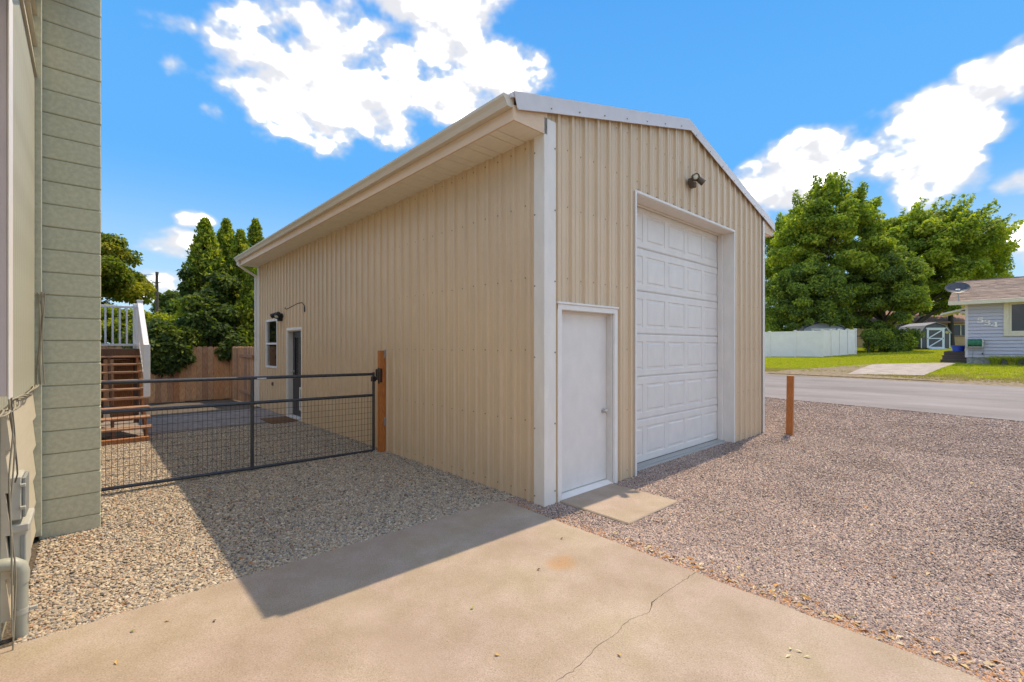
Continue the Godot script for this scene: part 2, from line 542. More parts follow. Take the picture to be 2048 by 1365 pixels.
func trunk_mesh(base: Vector3, top: Vector3, r: float, clumps: Array, every: int) -> MB:
	var mb := MB.new()
	var pts := []
	var rad := []
	for i in 9:
		var t := i / 8.0
		var p := base.lerp(top, t) + Vector3(sin(t * 5.0) * r * 0.6, 0, cos(t * 4.0) * r * 0.5) * t
		pts.append(p)
		rad.append(r * (1.25 if i == 0 else lerpf(1.0, 0.25, t)))
	mb.tube(pts, rad, 10)
	for i in range(0, clumps.size(), every):
		var c: Vector3 = clumps[i][0]
		var t := clampf(remap(c.y - Vector2(c.x - base.x, c.z - base.z).length() * 0.55, base.y, top.y, 0.0, 1.0), 0.22, 0.95)
		var s: Vector3 = pts[int(t * 8)]
		var m := s.lerp(c, 0.5) + Vector3(0, (c - s).length() * 0.08, 0)
		var rr: float = rad[int(t * 8)] * 0.5
		mb.tube([s, s.lerp(m, 0.5), m, m.lerp(c, 0.6), c], [rr, rr * 0.8, rr * 0.6, rr * 0.4, rr * 0.2], 6, false)
	return mb

func broad_tree(called: String, label: String, base: Vector3, h: float, clumps: Array, n: int, size: float, pal: Array, tr: float, every := 5, group := "") -> void:
	var t := thing(called, label, "tree", base, 0.0, group)
	var loc := []
	for c in clumps:
		loc.append([c[0] - base, c[1]])
	add(trunk_mesh(Vector3(0, -0.1, 0), Vector3(0, h * 0.8, 0), tr, loc, every), "trunk", M.bark, t)
	var mb := MB.new()
	leaves(mb, loc, n, size, pal)
	add(mb, "crown", M.leaf, t)

func cone_tree(called: String, label: String, base: Vector3, h: float, r: float, n: int, pal: Array, group: String) -> void:
	var t := thing(called, label, "tree", base, 0.0, group)
	var mb := MB.new()
	var tr := MB.new()
	tr.tube([Vector3(0, -0.1, 0), Vector3(0, h * 0.5, 0), Vector3(0, h * 0.93, 0)], [r * 0.14, r * 0.09, 0.015], 8)
	var f := FastNoiseLite.new()
	f.seed = int(base.x * 100.0 + base.z * 31.0)
	f.frequency = 1.1
	for q in n / 14:
		var y := pow(rng.randf(), 1.15)
		var a := rng.randf() * TAU
		var prof := pow(1.0 - y, 0.80) * (0.60 + 0.40 * minf(1.0, y * 5.0 + 0.4)) + 0.02
		var bump := 1.0 + 0.75 * f.get_noise_3d(cos(a) * 1.6, y * h * 1.1, sin(a) * 1.6)
		var rr := r * prof * bump * (0.55 + 0.5 * pow(rng.randf(), 0.6))
		var ce := Vector3(cos(a) * rr, y * h, sin(a) * rr)
		var d := Vector3(cos(a), 0.35, sin(a)).normalized()
		var col: Color = pal[rng.randi() % pal.size()]
		var tip := 0.30 + 0.70 * minf(1.0, (1.0 - y) * 3.0)
		var cr := rng.randf_range(0.07, 0.17) * tip
		for i in 14:
			var p := ce + rdir() * cr + Vector3(0, cr * rng.randf(), 0)
			var g := rng.randf_range(0.75, 1.25)
			leaf_quad(mb, p, (rdir() + d * 0.7).normalized(), (Vector3.UP * 0.9 + d * 0.9 + rdir() * 0.7).normalized(), rng.randf_range(0.09, 0.18) * (0.5 + 0.5 * tip), rng.randf_range(0.022, 0.042), Color(col.r * g, col.g * g, col.b * g))
	for i in 26:
		var y := rng.randf_range(0.08, 0.85)
		var a := rng.randf() * TAU
		var rr := r * pow(1.0 - y, 0.62) * 0.8
		tr.tube([Vector3(0, y * h - rr * 0.3, 0), Vector3(cos(a) * rr, y * h + rr * 0.25, sin(a) * rr)], [0.02, 0.006], 5, false)
	add(tr, "trunk", M.bark, t)
	add(mb, "crown", M.leaf, t)

func copies(called: String, mesh: Mesh, xf: Array, cols: Array, m: Material, parent: Node3D = self) -> MultiMeshInstance3D:
	var mm := MultiMesh.new()
	mm.transform_format = MultiMesh.TRANSFORM_3D
	mm.use_colors = true
	mm.mesh = mesh
	mm.instance_count = xf.size()
	for i in xf.size():
		mm.set_instance_transform(i, xf[i])
		mm.set_instance_color(i, cols[i])
	var o := MultiMeshInstance3D.new()
	o.multimesh = mm
	o.material_override = m
	o.name = called if parent != self else numbered(called)
	parent.add_child(o, true)
	return o

func pebble_mesh(sd: int) -> ArrayMesh:
	var r2 := RandomNumberGenerator.new()
	r2.seed = sd
	var ph := (1.0 + sqrt(5.0)) / 2.0
	var vs := [Vector3(-1, ph, 0), Vector3(1, ph, 0), Vector3(-1, -ph, 0), Vector3(1, -ph, 0), Vector3(0, -1, ph), Vector3(0, 1, ph), Vector3(0, -1, -ph), Vector3(0, 1, -ph), Vector3(ph, 0, -1), Vector3(ph, 0, 1), Vector3(-ph, 0, -1), Vector3(-ph, 0, 1)]
	var nn := []
	for i in 12:
		nn.append((vs[i] as Vector3).normalized())
		vs[i] = nn[i] * r2.randf_range(0.78, 1.15)
	var mb := MB.new()
	for f in [[0, 11, 5], [0, 5, 1], [0, 1, 7], [0, 7, 10], [0, 10, 11], [1, 5, 9], [5, 11, 4], [11, 10, 2], [10, 7, 6], [7, 1, 8], [3, 9, 4], [3, 4, 2], [3, 2, 6], [3, 6, 8], [3, 8, 9], [4, 9, 5], [2, 4, 11], [6, 2, 10], [8, 6, 7], [9, 8, 1]]:
		for k in [f[0], f[2], f[1]]:
			mb.svert(vs[k], nn[k])
	return mb.mesh()

func pick(pal: Array, wts: Array) -> Color:
	var r := rng.randf()
	for i in pal.size():
		r -= wts[i]
		if r <= 0.0:
			return pal[i]
	return pal[0]

# ---------------------------------------------------------------- shop
const RIDGE_X := 3.06
const PITCH := 0.257
func roof_y(x: float) -> float: # top of the rake line
	return 4.245 + PITCH * (RIDGE_X - absf(x - RIDGE_X))

# ribbed steel profile: offsets from the sheet plane over one 9 inch pitch, rib in the middle of [0, p]
const P9 := 0.2286
const RIB := [[0.0, 0.0], [0.027, 0.0], [0.031, 0.005], [0.042, 0.005], [0.046, 0.0], [0.088, 0.0], [0.099, 0.029], [0.130, 0.029], [0.141, 0.0], [0.183, 0.0], [0.187, 0.005], [0.198, 0.005], [0.202, 0.0], [0.2286, 0.0]]

# one sheet of ribbed steel between u0 and u1; holes = [u0, u1, y0, y1]; top(u) gives the upper end; place(u, y, off) -> Vector3
func ribbed(u0: float, u1: float, start: float, ybot: float, top: Callable, holes: Array, place: Callable, outw: Vector3) -> MB:
	var mb := MB.new()
	var us := []
	var k0 := int(floor((u0 - start) / P9)) - 1
	var k1 := int(ceil((u1 - start) / P9)) + 1
	for k in range(k0, k1):
		for i in RIB.size() - 1:
			us.append([start + k * P9 + RIB[i][0], RIB[i][1]])
	var off := func(u: float) -> float:
		var r := fposmod(u - start, P9)
		for i in RIB.size() - 1:
			if r <= RIB[i + 1][0]:
				return remap(r, RIB[i][0], RIB[i + 1][0], RIB[i][1], RIB[i + 1][1])
		return 0.0
	var cuts := [u0, u1, RIDGE_X]
	for q in us:
		cuts.append(q[0])
	for hq in holes:
		cuts.append(hq[0])
		cuts.append(hq[1])
	cuts.sort()
	for i in cuts.size() - 1:
		var a: float = maxf(cuts[i], u0)
		var b: float = minf(cuts[i + 1], u1)
		if b - a < 1e-4:
			continue
		var m := (a + b) * 0.5
		var spans := [[ybot, 1e9]]
		for hq in holes:
			if m > hq[0] and m < hq[1]:
				var nx := []
				for s in spans:
					if hq[2] > s[0]:
						nx.append([s[0], minf(s[1], hq[2])])
					if hq[3] < s[1]:
						nx.append([maxf(s[0], hq[3]), s[1]])
				spans = nx
		var oa: float = off.call(a + 1e-6)
		var ob: float = off.call(b - 1e-6)
		for s in spans:
			var ya: float = minf(s[1], top.call(a))
			var yb: float = minf(s[1], top.call(b))
			mb.quad(place.call(a, s[0], oa), place.call(b, s[0], ob), place.call(b, yb, ob), place.call(a, ya, oa), outw)
	return mb

func screw(mb: MB, p: Vector3, d: Vector3) -> void:
	var x := d.cross(Vector3.UP).normalized()
	var t := Transform3D(Basis(x, d, x.cross(d)), p)
	mb.lathe([Vector2(0.0095, 0.0), Vector2(0.0095, 0.002), Vector2(0.0055, 0.0025), Vector2(0.0055, 0.008), Vector2(0.0, 0.0085)], t, 6)

func make_shop() -> void:
	var t := thing("steel_shop_building", "tan ribbed steel shop building with white garage door and walk door", "building")
	var garage := [1.68, 4.72, -1.0, 3.645]
	var walk := [0.20, 1.25, -1.0, 2.12]
	var sdoor := [-8.36, -7.36, -1.0, 2.08]
	var swin := [-10.12, -9.18, 1.15, 2.34]
	var front := func(u: float, y: float, o: float) -> Vector3: return Vector3(u, y, o)
	var ftop := func(u: float) -> float: return roof_y(u) - 0.10
	var edges := [0.02, 0.99, 1.83, 2.745, 3.66, 4.574, 5.49, 6.10]
	for i in edges.size() - 1:
		add(ribbed(edges[i], edges[i + 1] + (0.002 if i < edges.size() - 2 else 0.0), 0.085, -0.03, ftop, [garage, walk], front, Vector3(0, 0, 1)), "siding_panel", M.siding, t)
	var side := func(u: float, y: float, o: float) -> Vector3: return Vector3(-o, y, u)
	var stop := func(_u: float) -> float: return 3.93
	for i in 12:
		var z0 := -0.02 - i * 4 * P9
		var z1 := maxf(z0 - 4 * P9, -10.95)
		add(ribbed(z1, z0, -0.104, -0.03, stop, [sdoor, swin], side, Vector3(-1, 0, 0)), "siding_panel", M.siding, t)
	# right and rear walls, seen from elsewhere
	var right := func(u: float, y: float, o: float) -> Vector3: return Vector3(6.12 + o, y, u)
	add(ribbed(-10.95, -0.02, -0.1, 0.03, stop, [], right, Vector3(1, 0, 0)), "siding_panel", M.siding, t)
	var rear := func(u: float, y: float, o: float) -> Vector3: return Vector3(u, y, -10.97 - o)
	add(ribbed(0.02, 6.10, 0.085, -0.03, ftop, [], rear, Vector3(0, 0, -1)), "siding_panel", M.siding, t)
	# frame and liner behind the sheets
	var f := MB.new()
	for a in [[0.05, 0.205], [1.245, 1.664], [4.736, 6.07]]:
		f.box(Vector3(a[0], 0.0, -0.004), Vector3(a[1], 4.15, -0.14))
	f.box(Vector3(0.206, 2.115, -0.004), Vector3(1.244, 4.15, -0.14))
	f.box(Vector3(1.665, 3.662, -0.004), Vector3(4.735, 4.15, -0.14))
	f.prism(PackedVector2Array([Vector2(0.05, 4.151), Vector2(6.07, 4.151), Vector2(6.07, roof_y(6.07) - 0.11), Vector2(RIDGE_X, roof_y(RIDGE_X) - 0.11), Vector2(0.05, roof_y(0.05) - 0.11)]), -0.004, -0.14)
	for a in [[-0.141, -7.364], [-8.356, -9.184], [-10.116, -10.94]]:
		f.box(Vector3(0.004, 0.0, a[0]), Vector3(0.14, 3.95, a[1]))
	f.box(Vector3(0.004, 2.076, -7.365), Vector3(0.14, 3.95, -8.355))
	f.box(Vector3(0.004, 2.336, -9.185), Vector3(0.14, 3.95, -10.115))
	f.box(Vector3(0.004, 0.0, -9.185), Vector3(0.14, 1.154, -10.115))
	f.box(Vector3(6.116, 0.0, -0.141), Vector3(6.0, 3.95, -10.94))
	f.box(Vector3(0.141, 0.0, -10.96), Vector3(5.999, 4.2, -10.85))
	add(f, "wall_frame", M.interior, t)
	var fl := MB.new()
	fl.box(Vector3(0.14, -0.05, -0.14), Vector3(6.0, 0.03, -10.85))
	add(fl, "floor_slab", M.sill, t)
	# screws
	var sc := MB.new()
	for y in [0.10, 0.86, 1.62, 2.40, 3.18, 3.80, 4.35]:
		for k in 27:
			for dx in [-0.052]:
				var x: float = 0.085 + k * P9 + 0.1145 + dx - 0.012
				if x < 0.17 or x > 5.98 or y > roof_y(x) - 0.22:
					continue
				if (x > garage[0] - 0.03 and x < garage[1] + 0.03 and y < garage[3] + 0.03) or (x > walk[0] - 0.06 and x < walk[1] + 0.05 and y < 2.2):
					continue
				screw(sc, Vector3(x, y + 0.006 * sin(k * 2.3), 0.0), Vector3(0, 0, 1))
		for k in 47:
			var z := -0.104 - k * P9 + 0.05
			if y > 3.85 or z > -0.14 or z < -10.8:
				continue
			if (z < -7.3 and z > -8.42 and y < 2.15) or (z < -9.1 and z > -10.2 and y > 1.05 and y < 2.45):
				continue
			screw(sc, Vector3(0.0, y + 0.006 * sin(k * 1.7), z), Vector3(-1, 0, 0))
	for k in 13:
		var x := 1.76 + k * P9
		screw(sc, Vector3(x, 3.70, 0.0), Vector3(0, 0, 1))
	for k in 14:
		var x := -0.2 + k * 0.46
		var xx := x + 0.25
		screw(sc, Vector3(xx, roof_y(xx) - 0.125, 0.056), Vector3(0, 0, 1))
	for y in [0.14, 0.85, 1.6, 2.35, 3.1, 3.75]:
		screw(sc, Vector3(0.135, y, 0.027), Vector3(0, 0, 1))
		screw(sc, Vector3(-0.027, y - 0.05, -0.112), Vector3(-1, 0, 0))
	kind(add(sc, "screw_heads", mat(lin(0.30, 0.23, 0.16), 0.5), t), "stuff")
	# corner trims
	var c := MB.new()
	c.prism(PackedVector2Array([Vector2(-0.026, 0.026), Vector2(0.150, 0.026), Vector2(0.153, 0.0), Vector2(0.149, 0.0), Vector2(0.146, 0.021), Vector2(-0.021, 0.021), Vector2(-0.021, -0.121), Vector2(0.0, -0.124), Vector2(0.0, -0.128), Vector2(-0.026, -0.125)]), 0.0, 4.03, Transform3D(Basis(Vector3(1, 0, 0), Vector3(0, 0, 1), Vector3(0, 1, 0)), Vector3.ZERO))
	add(c, "corner_trim", M.trim, t)
	c = MB.new()
	c.prism(PackedVector2Array([Vector2(6.045, 0.028), Vector2(6.148, 0.028), Vector2(6.148, -0.125), Vector2(6.143, -0.125), Vector2(6.143, 0.023), Vector2(6.045, 0.023)]), 0.0, 4.08, Transform3D(Basis(Vector3(1, 0, 0), Vector3(0, 0, 1), Vector3(0, 1, 0)), Vector3.ZERO))
	add(c, "corner_trim", M.trim, t)
	c = MB.new()
	c.box(Vector3(-0.026, 0.0, -10.86), Vector3(0.0, 3.87, -10.98), 0.003)
	add(c, "corner_trim", M.trim, t)
	# roof sheets
	for s in [-1.0, 1.0]:
		var r := MB.new()
		var xe: float = RIDGE_X + s * 3.56
		var ye := roof_y(xe)
		var yr := roof_y(RIDGE_X)
		r.prism(PackedVector2Array([Vector2(xe, ye - 0.012), Vector2(RIDGE_X, yr - 0.012), Vector2(RIDGE_X, yr - 0.055), Vector2(xe, ye - 0.055)]), 0.045, -11.15)
		for k in 38:
			var z := -0.2 - k * 0.29
			r.bar(Vector3(xe, ye - 0.016, z), Vector3(RIDGE_X, yr - 0.016, z), 0.05, 0.02, Vector3(0, 0, 1))
		add(r, "roof_sheet", M.roof, t)
	# rake trim along the gable, in lapped lengths
	for q in [[-0.475, 0.075, 0.003], [0.06, RIDGE_X, 0.0], [RIDGE_X, 5.9, 0.0], [5.88, 6.61, 0.003]]:
		var r := MB.new()
		var z0: float = 0.052 + q[2]
		var a := Vector2(q[0], roof_y(q[0]))
		var b := Vector2(q[1], roof_y(q[1]))
		var lean := 0.045 if q[0] < -0.4 else 0.02
		var w := 0.155
		r.prism(PackedVector2Array([a, b, b + Vector2(0.02, -w), a + Vector2(lean if q[0] < 0 else 0.02, -w)]), z0 - 0.006, z0)
		r.prism(PackedVector2Array([a, b, b + Vector2(0, -0.008), a + Vector2(0, -0.008)]), z0 - 0.0065, -0.14)
		r.prism(PackedVector2Array([a + Vector2(lean if q[0] < 0 else 0.02, -w), b + Vector2(0.02, -w), b + Vector2(0.02, -w - 0.012), a + Vector2(lean if q[0] < 0 else 0.02, -w - 0.012)]), z0 + 0.001, z0 + 0.013)
		add(r, "rake_trim", M.roof, t)
	# boxed eaves, left and right
	for s in [0, 1]:
		var mir := Transform3D() if s == 0 else Transform3D(Basis(Vector3(-1, 0, 0), Vector3.UP, Vector3(0, 0, 1)), Vector3(2 * RIDGE_X, 0, 0))
		var e := MB.new()
		e.boxc(mir * Transform3D(Basis(), Vector3(-0.446, 3.965, -5.55)), Vector3(0.012, 0.105, 5.56), 0.003)
		add(e, "fascia_board", M.fascia, t)
		e = MB.new()
		e.prism(PackedVector2Array([Vector2(-0.458, 3.862), Vector2(0.018, 3.862), Vector2(0.018, 4.115), Vector2(-0.458, 4.005)]), 0.008, 0.026, mir)
		add(e, "eave_return", M.fascia, t)
		if s == 1:
			e = MB.new()
			e.boxc(mir * Transform3D(Basis(), Vector3(-0.215, 3.875, -5.55)), Vector3(0.215, 0.006, 5.55))
			add(e, "soffit_panel", M.soffit, t)
	var z := -0.002
	var k := 0
	while z > -10.98:
		var w: float = [0.27, 0.135][k % 2]
		var e := MB.new()
		e.box(Vector3(-0.434, 3.870, z), Vector3(0.0, 3.884, maxf(z - w + 0.011, -11.0)), 0.003)
		add(e, "soffit_plank", M.soffit, t)
		z -= w
		k += 1
	var bk := MB.new()
	bk.box(Vector3(-0.434, 3.90, -0.005), Vector3(0.0, 3.92, -11.0))
	add(bk, "soffit_backing", M.interior, t)
	# K gutter: hollow profile along the eave
	var g := MB.new()
	var gp := PackedVector2Array([Vector2(-0.459, 3.985), Vector2(-0.525, 3.985), Vector2(-0.535, 4.005), Vector2(-0.548, 4.03), Vector2(-0.575, 4.062), Vector2(-0.578, 4.085), Vector2(-0.566, 4.085), Vector2(-0.566, 4.070), Vector2(-0.539, 4.035), Vector2(-0.521, 3.992), Vector2(-0.466, 3.992), Vector2(-0.466, 4.085), Vector2(-0.459, 4.085)])
	g.prism(gp, 0.012, -11.12)
	for zz in [0.009, -11.116]:
		g.prism(PackedVector2Array([Vector2(-0.459, 3.983), Vector2(-0.526, 3.983), Vector2(-0.550, 4.03), Vector2(-0.579, 4.062), Vector2(-0.579, 4.087), Vector2(-0.459, 4.087)]), zz, zz + 0.004)
	add(g, "gutter", M.gutter, t)
	g = MB.new()
	g.bar(Vector3(-0.50, 3.99, -10.93), Vector3(-0.50, 3.86, -10.93), 0.07, 0.05, Vector3(1, 0, 0), 0.006)
	g.bar(Vector3(-0.50, 3.87, -10.93), Vector3(-0.05, 3.62, -11.02), 0.07, 0.05, Vector3(0, 0, 1), 0.006)
	g.bar(Vector3(-0.05, 3.64, -11.02), Vector3(-0.05, 0.15, -11.02), 0.07, 0.05, Vector3(1, 0, 0), 0.006)
	add(g, "downspout", M.trim, t)
	make_garage_door(t, garage)
	make_walk_door(t)
	make_side_openings(t)

func make_garage_door(t: Node3D, g: Array) -> void:
	var d := Node3D.new()
	d.name = "garage_door"
	d.position = Vector3(0, 0, -0.25)
	t.add_child(d)
	d.set_meta("label", "white sectional garage door with six rows of raised panels")
	var x0: float = g[0] + 0.01
	var x1: float = g[1] - 0.012
	var hgt := 0.6015
	# panel mesh, shared: groove round a raised field
	var pw := 0.515
	var ph := 0.405
	var pn := MB.new()
	var rings := [[0.0, 0.0], [0.007, -0.010], [0.034, -0.010], [0.050, -0.001]]
	for i in rings.size() - 1:
		var a: float = rings[i][0]
		var b: float = rings[i + 1][0]
		var za: float = rings[i][1]
		var zb: float = rings[i + 1][1]
		var A := [Vector3(a, a, za), Vector3(pw - a, a, za), Vector3(pw - a, ph - a, za), Vector3(a, ph - a, za)]
		var B := [Vector3(b, b, zb), Vector3(pw - b, b, zb), Vector3(pw - b, ph - b, zb), Vector3(b, ph - b, zb)]
		for k in 4:
			pn.quad(A[k], A[(k + 1) % 4], B[(k + 1) % 4], B[k], Vector3(0, 0, 1))
	pn.quad(Vector3(0.050, 0.050, -0.001), Vector3(pw - 0.050, 0.050, -0.001), Vector3(pw - 0.050, ph - 0.050, -0.001), Vector3(0.050, ph - 0.050, -0.001), Vector3(0, 0, 1))
	var pm := pn.mesh()
	pm.surface_set_material(0, M.door)
	var xs := []
	for k in 5:
		xs.append(4.695 - pw - (4 - k) * 0.602)
	for r in 6:
		var y0 := 0.035 + r * hgt
		var y1 := y0 + hgt
		var py := y0 + 0.092
		var s := MB.new()
		# face built round the panels, with rolled edges top and bottom
		s.quad(Vector3(x0, y0 + 0.022, 0), Vector3(x1, y0 + 0.022, 0), Vector3(x1, py, 0), Vector3(x0, py, 0), Vector3(0, 0, 1))
		s.quad(Vector3(x0, py + ph, 0), Vector3(x1, py + ph, 0), Vector3(x1, y1 - 0.020, 0), Vector3(x0, y1 - 0.020, 0), Vector3(0, 0, 1))
		var lx: float = x0
		for k in 5:
			s.quad(Vector3(lx, py, 0), Vector3(xs[k], py, 0), Vector3(xs[k], py + ph, 0), Vector3(lx, py + ph, 0), Vector3(0, 0, 1))
			lx = xs[k] + pw
		s.quad(Vector3(lx, py, 0), Vector3(x1, py, 0), Vector3(x1, py + ph, 0), Vector3(lx, py + ph, 0), Vector3(0, 0, 1))
		for e in [[y0 + 0.022, 0.0, y0 + 0.016, -0.007], [y0 + 0.016, -0.007, y0 + 0.012, 0.0], [y0 + 0.012, 0.0, y0 + 0.004, -0.003], [y0 + 0.004, -0.003, y0 + 0.001, -0.016], [y1 - 0.020, 0.0, y1 - 0.014, -0.006], [y1 - 0.014, -0.006, y1 - 0.001, -0.009], [y1 - 0.001, -0.009, y1 - 0.0005, -0.02]]:
			s.quad(Vector3(x0, e[0], e[1]), Vector3(x1, e[0], e[1]), Vector3(x1, e[2], e[3]), Vector3(x0, e[2], e[3]), Vector3(0, 0.2, 1))
		s.box(Vector3(x0, y0 + 0.0005, -0.017), Vector3(x1, y1 - 0.0005, -0.05))
		add(s, "door_section", M.door, d)
		for k in 5:
			put(pm, "raised_panel", d, Transform3D(Basis(), Vector3(xs[k], py, 0)))
	var se := MB.new()
	se.box(Vector3(x0, 0.012, -0.045), Vector3(x1, 0.036, -0.004), 0.006)
	add(se, "bottom_seal", M.rubber, d)
	# opening trim: jambs, head and outer lip
	var j := MB.new()
	j.box(Vector3(4.718, 0.0, -0.16), Vector3(4.735, 3.66, 0.022))
	j.box(Vector3(4.68, 0.0, -0.245), Vector3(4.735, 3.64, -0.161), 0.003)
	j.box(Vector3(1.665, 0.0, -0.245), Vector3(1.682, 3.66, 0.022))
	j.box(Vector3(1.683, 3.628, -0.245), Vector3(4.717, 3.645, 0.022))
	j.box(Vector3(1.69, 3.61, -0.24), Vector3(4.67, 3.627, -0.2), 0.003)
	add(j, "garage_jamb", M.trim, t)
	j = MB.new()
	j.box(Vector3(4.712, 0.0, 0.0225), Vector3(4.742, 3.668, 0.032), 0.002)
	j.box(Vector3(1.655, 0.0, 0.0225), Vector3(1.690, 3.668, 0.032), 0.002)
	j.box(Vector3(1.6905, 3.636, 0.0225), Vector3(4.7115, 3.668, 0.034), 0.002)
	add(j, "garage_trim_lip", M.white, t)
	j = MB.new()
	j.box(Vector3(1.684, -0.05, -0.30), Vector3(4.716, 0.012, -0.085), 0.006)
	add(j, "garage_sill", M.sill, t)

func make_walk_door(t: Node3D) -> void:
	var d := Node3D.new()
	d.name = "walk_door"
	t.add_child(d)
	d.set_meta("label", "plain white steel walk door with a round knob")
	var m := MB.new()
	m.box(Vector3(0.262, 0.045, -0.125), Vector3(1.182, 2.050, -0.08), 0.003)
	add(m, "door_slab", M.door, d)
	m = MB.new() # casing
	m.box(Vector3(0.180, 0.0, 0.0), Vector3(0.243, 2.118, 0.032), 0.003)
	m.box(Vector3(1.203, 0.0, 0.0), Vector3(1.266, 2.118, 0.032), 0.003)
	m.box(Vector3(0.180, 2.0585, 0.0), Vector3(1.266, 2.118, 0.0325), 0.003)
	m.box(Vector3(0.170, 2.119, 0.0), Vector3(1.275, 2.142, 0.045), 0.003)
	add(m, "door_casing", M.white, d)
	m = MB.new()
	m.box(Vector3(0.243, 0.0, -0.14), Vector3(0.260, 2.058, -0.001))
	m.box(Vector3(1.185, 0.0, -0.14), Vector3(1.203, 2.058, -0.001))
	m.box(Vector3(0.2605, 2.0525, -0.14), Vector3(1.1845, 2.0585, -0.001))
	m.box(Vector3(0.261, 2.03, -0.079), Vector3(1.184, 2.052, -0.06))
	add(m, "door_jamb", M.wornwhite, d)
	m = MB.new()
	m.prism(PackedVector2Array([Vector2(0.025, 0.0), Vector2(0.025, 0.012), Vector2(-0.07, 0.038), Vector2(-0.14, 0.038), Vector2(-0.14, 0.0)]), 0.2605, 1.1845, Transform3D(Basis(Vector3(0, 0, 1), Vector3(0, 1, 0), Vector3(1, 0, 0)), Vector3.ZERO))
	add(m, "threshold", M.white, d)
	m = MB.new()
	var kt := Transform3D(Basis(Vector3(1, 0, 0), Vector3(0, 0, 1), Vector3(0, -1, 0)), Vector3(1.115, 0.885, -0.08))
	m.lathe([Vector2(0.033, 0.0), Vector2(0.033, 0.006), Vector2(0.014, 0.010), Vector2(0.012, 0.030), Vector2(0.024, 0.040), Vector2(0.028, 0.052), Vector2(0.022, 0.064), Vector2(0.0, 0.067)], kt, 16)
	add(m, "door_knob", M.metal, d)

func make_side_openings(t: Node3D) -> void:
	var d := Node3D.new()
	d.name = "side_door"
	t.add_child(d)
	d.set_meta("label", "dark half-glass side door with white pet flap in a worn white frame")
	var m := MB.new()
	m.box(Vector3(-0.03, 0.0, -7.325), Vector3(0.0, 2.10, -7.38), 0.003)
	m.box(Vector3(-0.03, 0.0, -8.34), Vector3(0.0, 2.10, -8.40), 0.003)
	m.box(Vector3(-0.031, 2.04, -7.3805), Vector3(0.0, 2.10, -8.3395), 0.003)
	add(m, "door_casing", M.white, d)
	m = MB.new()
	m.box(Vector3(0.0, 0.0, -7.365), Vector3(0.15, 2.04, -7.385))
	m.box(Vector3(0.0, 0.0, -8.335), Vector3(0.15, 2.04, -8.355))
	m.box(Vector3(0.0, 2.02, -7.386), Vector3(0.15, 2.04, -8.334))
	add(m, "door_jamb", M.wornwhite, d)
	m = MB.new() # slab built round the glass and the flap
	var X0 := 0.10
	var X1 := 0.145
	for a in [[-7.388, -7.50, 0.05, 2.015], [-8.20, -8.332, 0.05, 2.015], [-7.5005, -8.1995, 1.88, 2.015], [-7.5005, -8.1995, 0.80, 0.95], [-7.80, -8.1995, 0.05, 0.80], [-7.5005, -7.80, 0.05, 0.22], [-7.5005, -7.80, 0.71, 0.80]]:
		m.box(Vector3(X0, a[2], a[0]), Vector3(X1, a[3], a[1]))
	add(m, "door_slab", M.darkdoor, d)
	m = MB.new()
	m.box(Vector3(0.118, 0.95, -7.501), Vector3(0.124, 1.88, -8.199))
	add(m, "door_glass", M.glass, d)
	m = MB.new()
	m.box(Vector3(0.112, 0.95, -7.60), Vector3(0.117, 1.88, -7.63))
	m.box(Vector3(0.112, 0.95, -8.06), Vector3(0.117, 1.88, -8.09))
	add(m, "door_muntin", M.black, d)
	m = MB.new()
	for a in [[-7.48, -7.525, 0.20, 0.73], [-7.775, -7.82, 0.20, 0.73], [-7.5255, -7.7745, 0.20, 0.245], [-7.5255, -7.7745, 0.685, 0.73]]:
		m.box(Vector3(0.075, a[2], a[0]), Vector3(0.0995, a[3], a[1]), 0.004)
	add(m, "pet_flap_frame", M.white, d)
	m = MB.new()
	m.box(Vector3(0.105, 0.246, -7.526), Vector3(0.112, 0.684, -7.774))
	add(m, "pet_flap", mat(lin(0.10, 0.08, 0.07), 0.25), d)
	for y in [0.93, 1.08]:
		m = MB.new()
		m.lathe([Vector2(0.03, 0.0), Vector2(0.03, 0.006), Vector2(0.012, 0.01), Vector2(0.012, 0.028), Vector2(0.026, 0.042), Vector2(0.02, 0.06), Vector2(0.0, 0.063)], Transform3D(Basis(Vector3(0, 1, 0), Vector3(-1, 0, 0), Vector3(0, 0, 1)), Vector3(0.10, y, -8.265)), 12)
		add(m, "door_knob", M.metal, d)
	m = MB.new()
	m.box(Vector3(-0.04, 0.0, -7.386), Vector3(0.15, 0.045, -8.334), 0.006)
	add(m, "threshold", M.wornwhite, d)
	var w := Node3D.new()
	w.name = "side_window"
	t.add_child(w)
	w.set_meta("label", "white framed sash window in the tan side wall")
	m = MB.new()
	m.box(Vector3(-0.028, 1.115, -9.145), Vector3(0.06, 2.365, -9.20), 0.004)
	m.box(Vector3(-0.028, 1.115, -10.10), Vector3(0.06, 2.365, -10.155), 0.004)
	m.box(Vector3(-0.029, 2.31, -9.2005), Vector3(0.06, 2.365, -10.0995), 0.004)
	m.box(Vector3(-0.029, 1.115, -9.2005), Vector3(0.06, 1.165, -10.0995), 0.004)
	m.box(Vector3(-0.022, 1.715, -9.2005), Vector3(0.05, 1.765, -10.0995), 0.004)
	add(m, "window_frame", M.white, w)
	for q in [[1.166, 1.714], [1.766, 2.309]]:
		m = MB.new()
		m.box(Vector3(0.01, q[0], -9.201), Vector3(0.016, q[1], -10.099))
		add(m, "window_pane", M.glass, w)
	m = MB.new()
	m.box(Vector3(-0.012, 0.66, -9.52), Vector3(0.0, 0.76, -9.60), 0.003)
	m.box(Vector3(-0.04, 0.67, -9.53), Vector3(-0.012, 0.75, -9.59), 0.006)
	add(m, "outlet_cover", M.bronze, t)

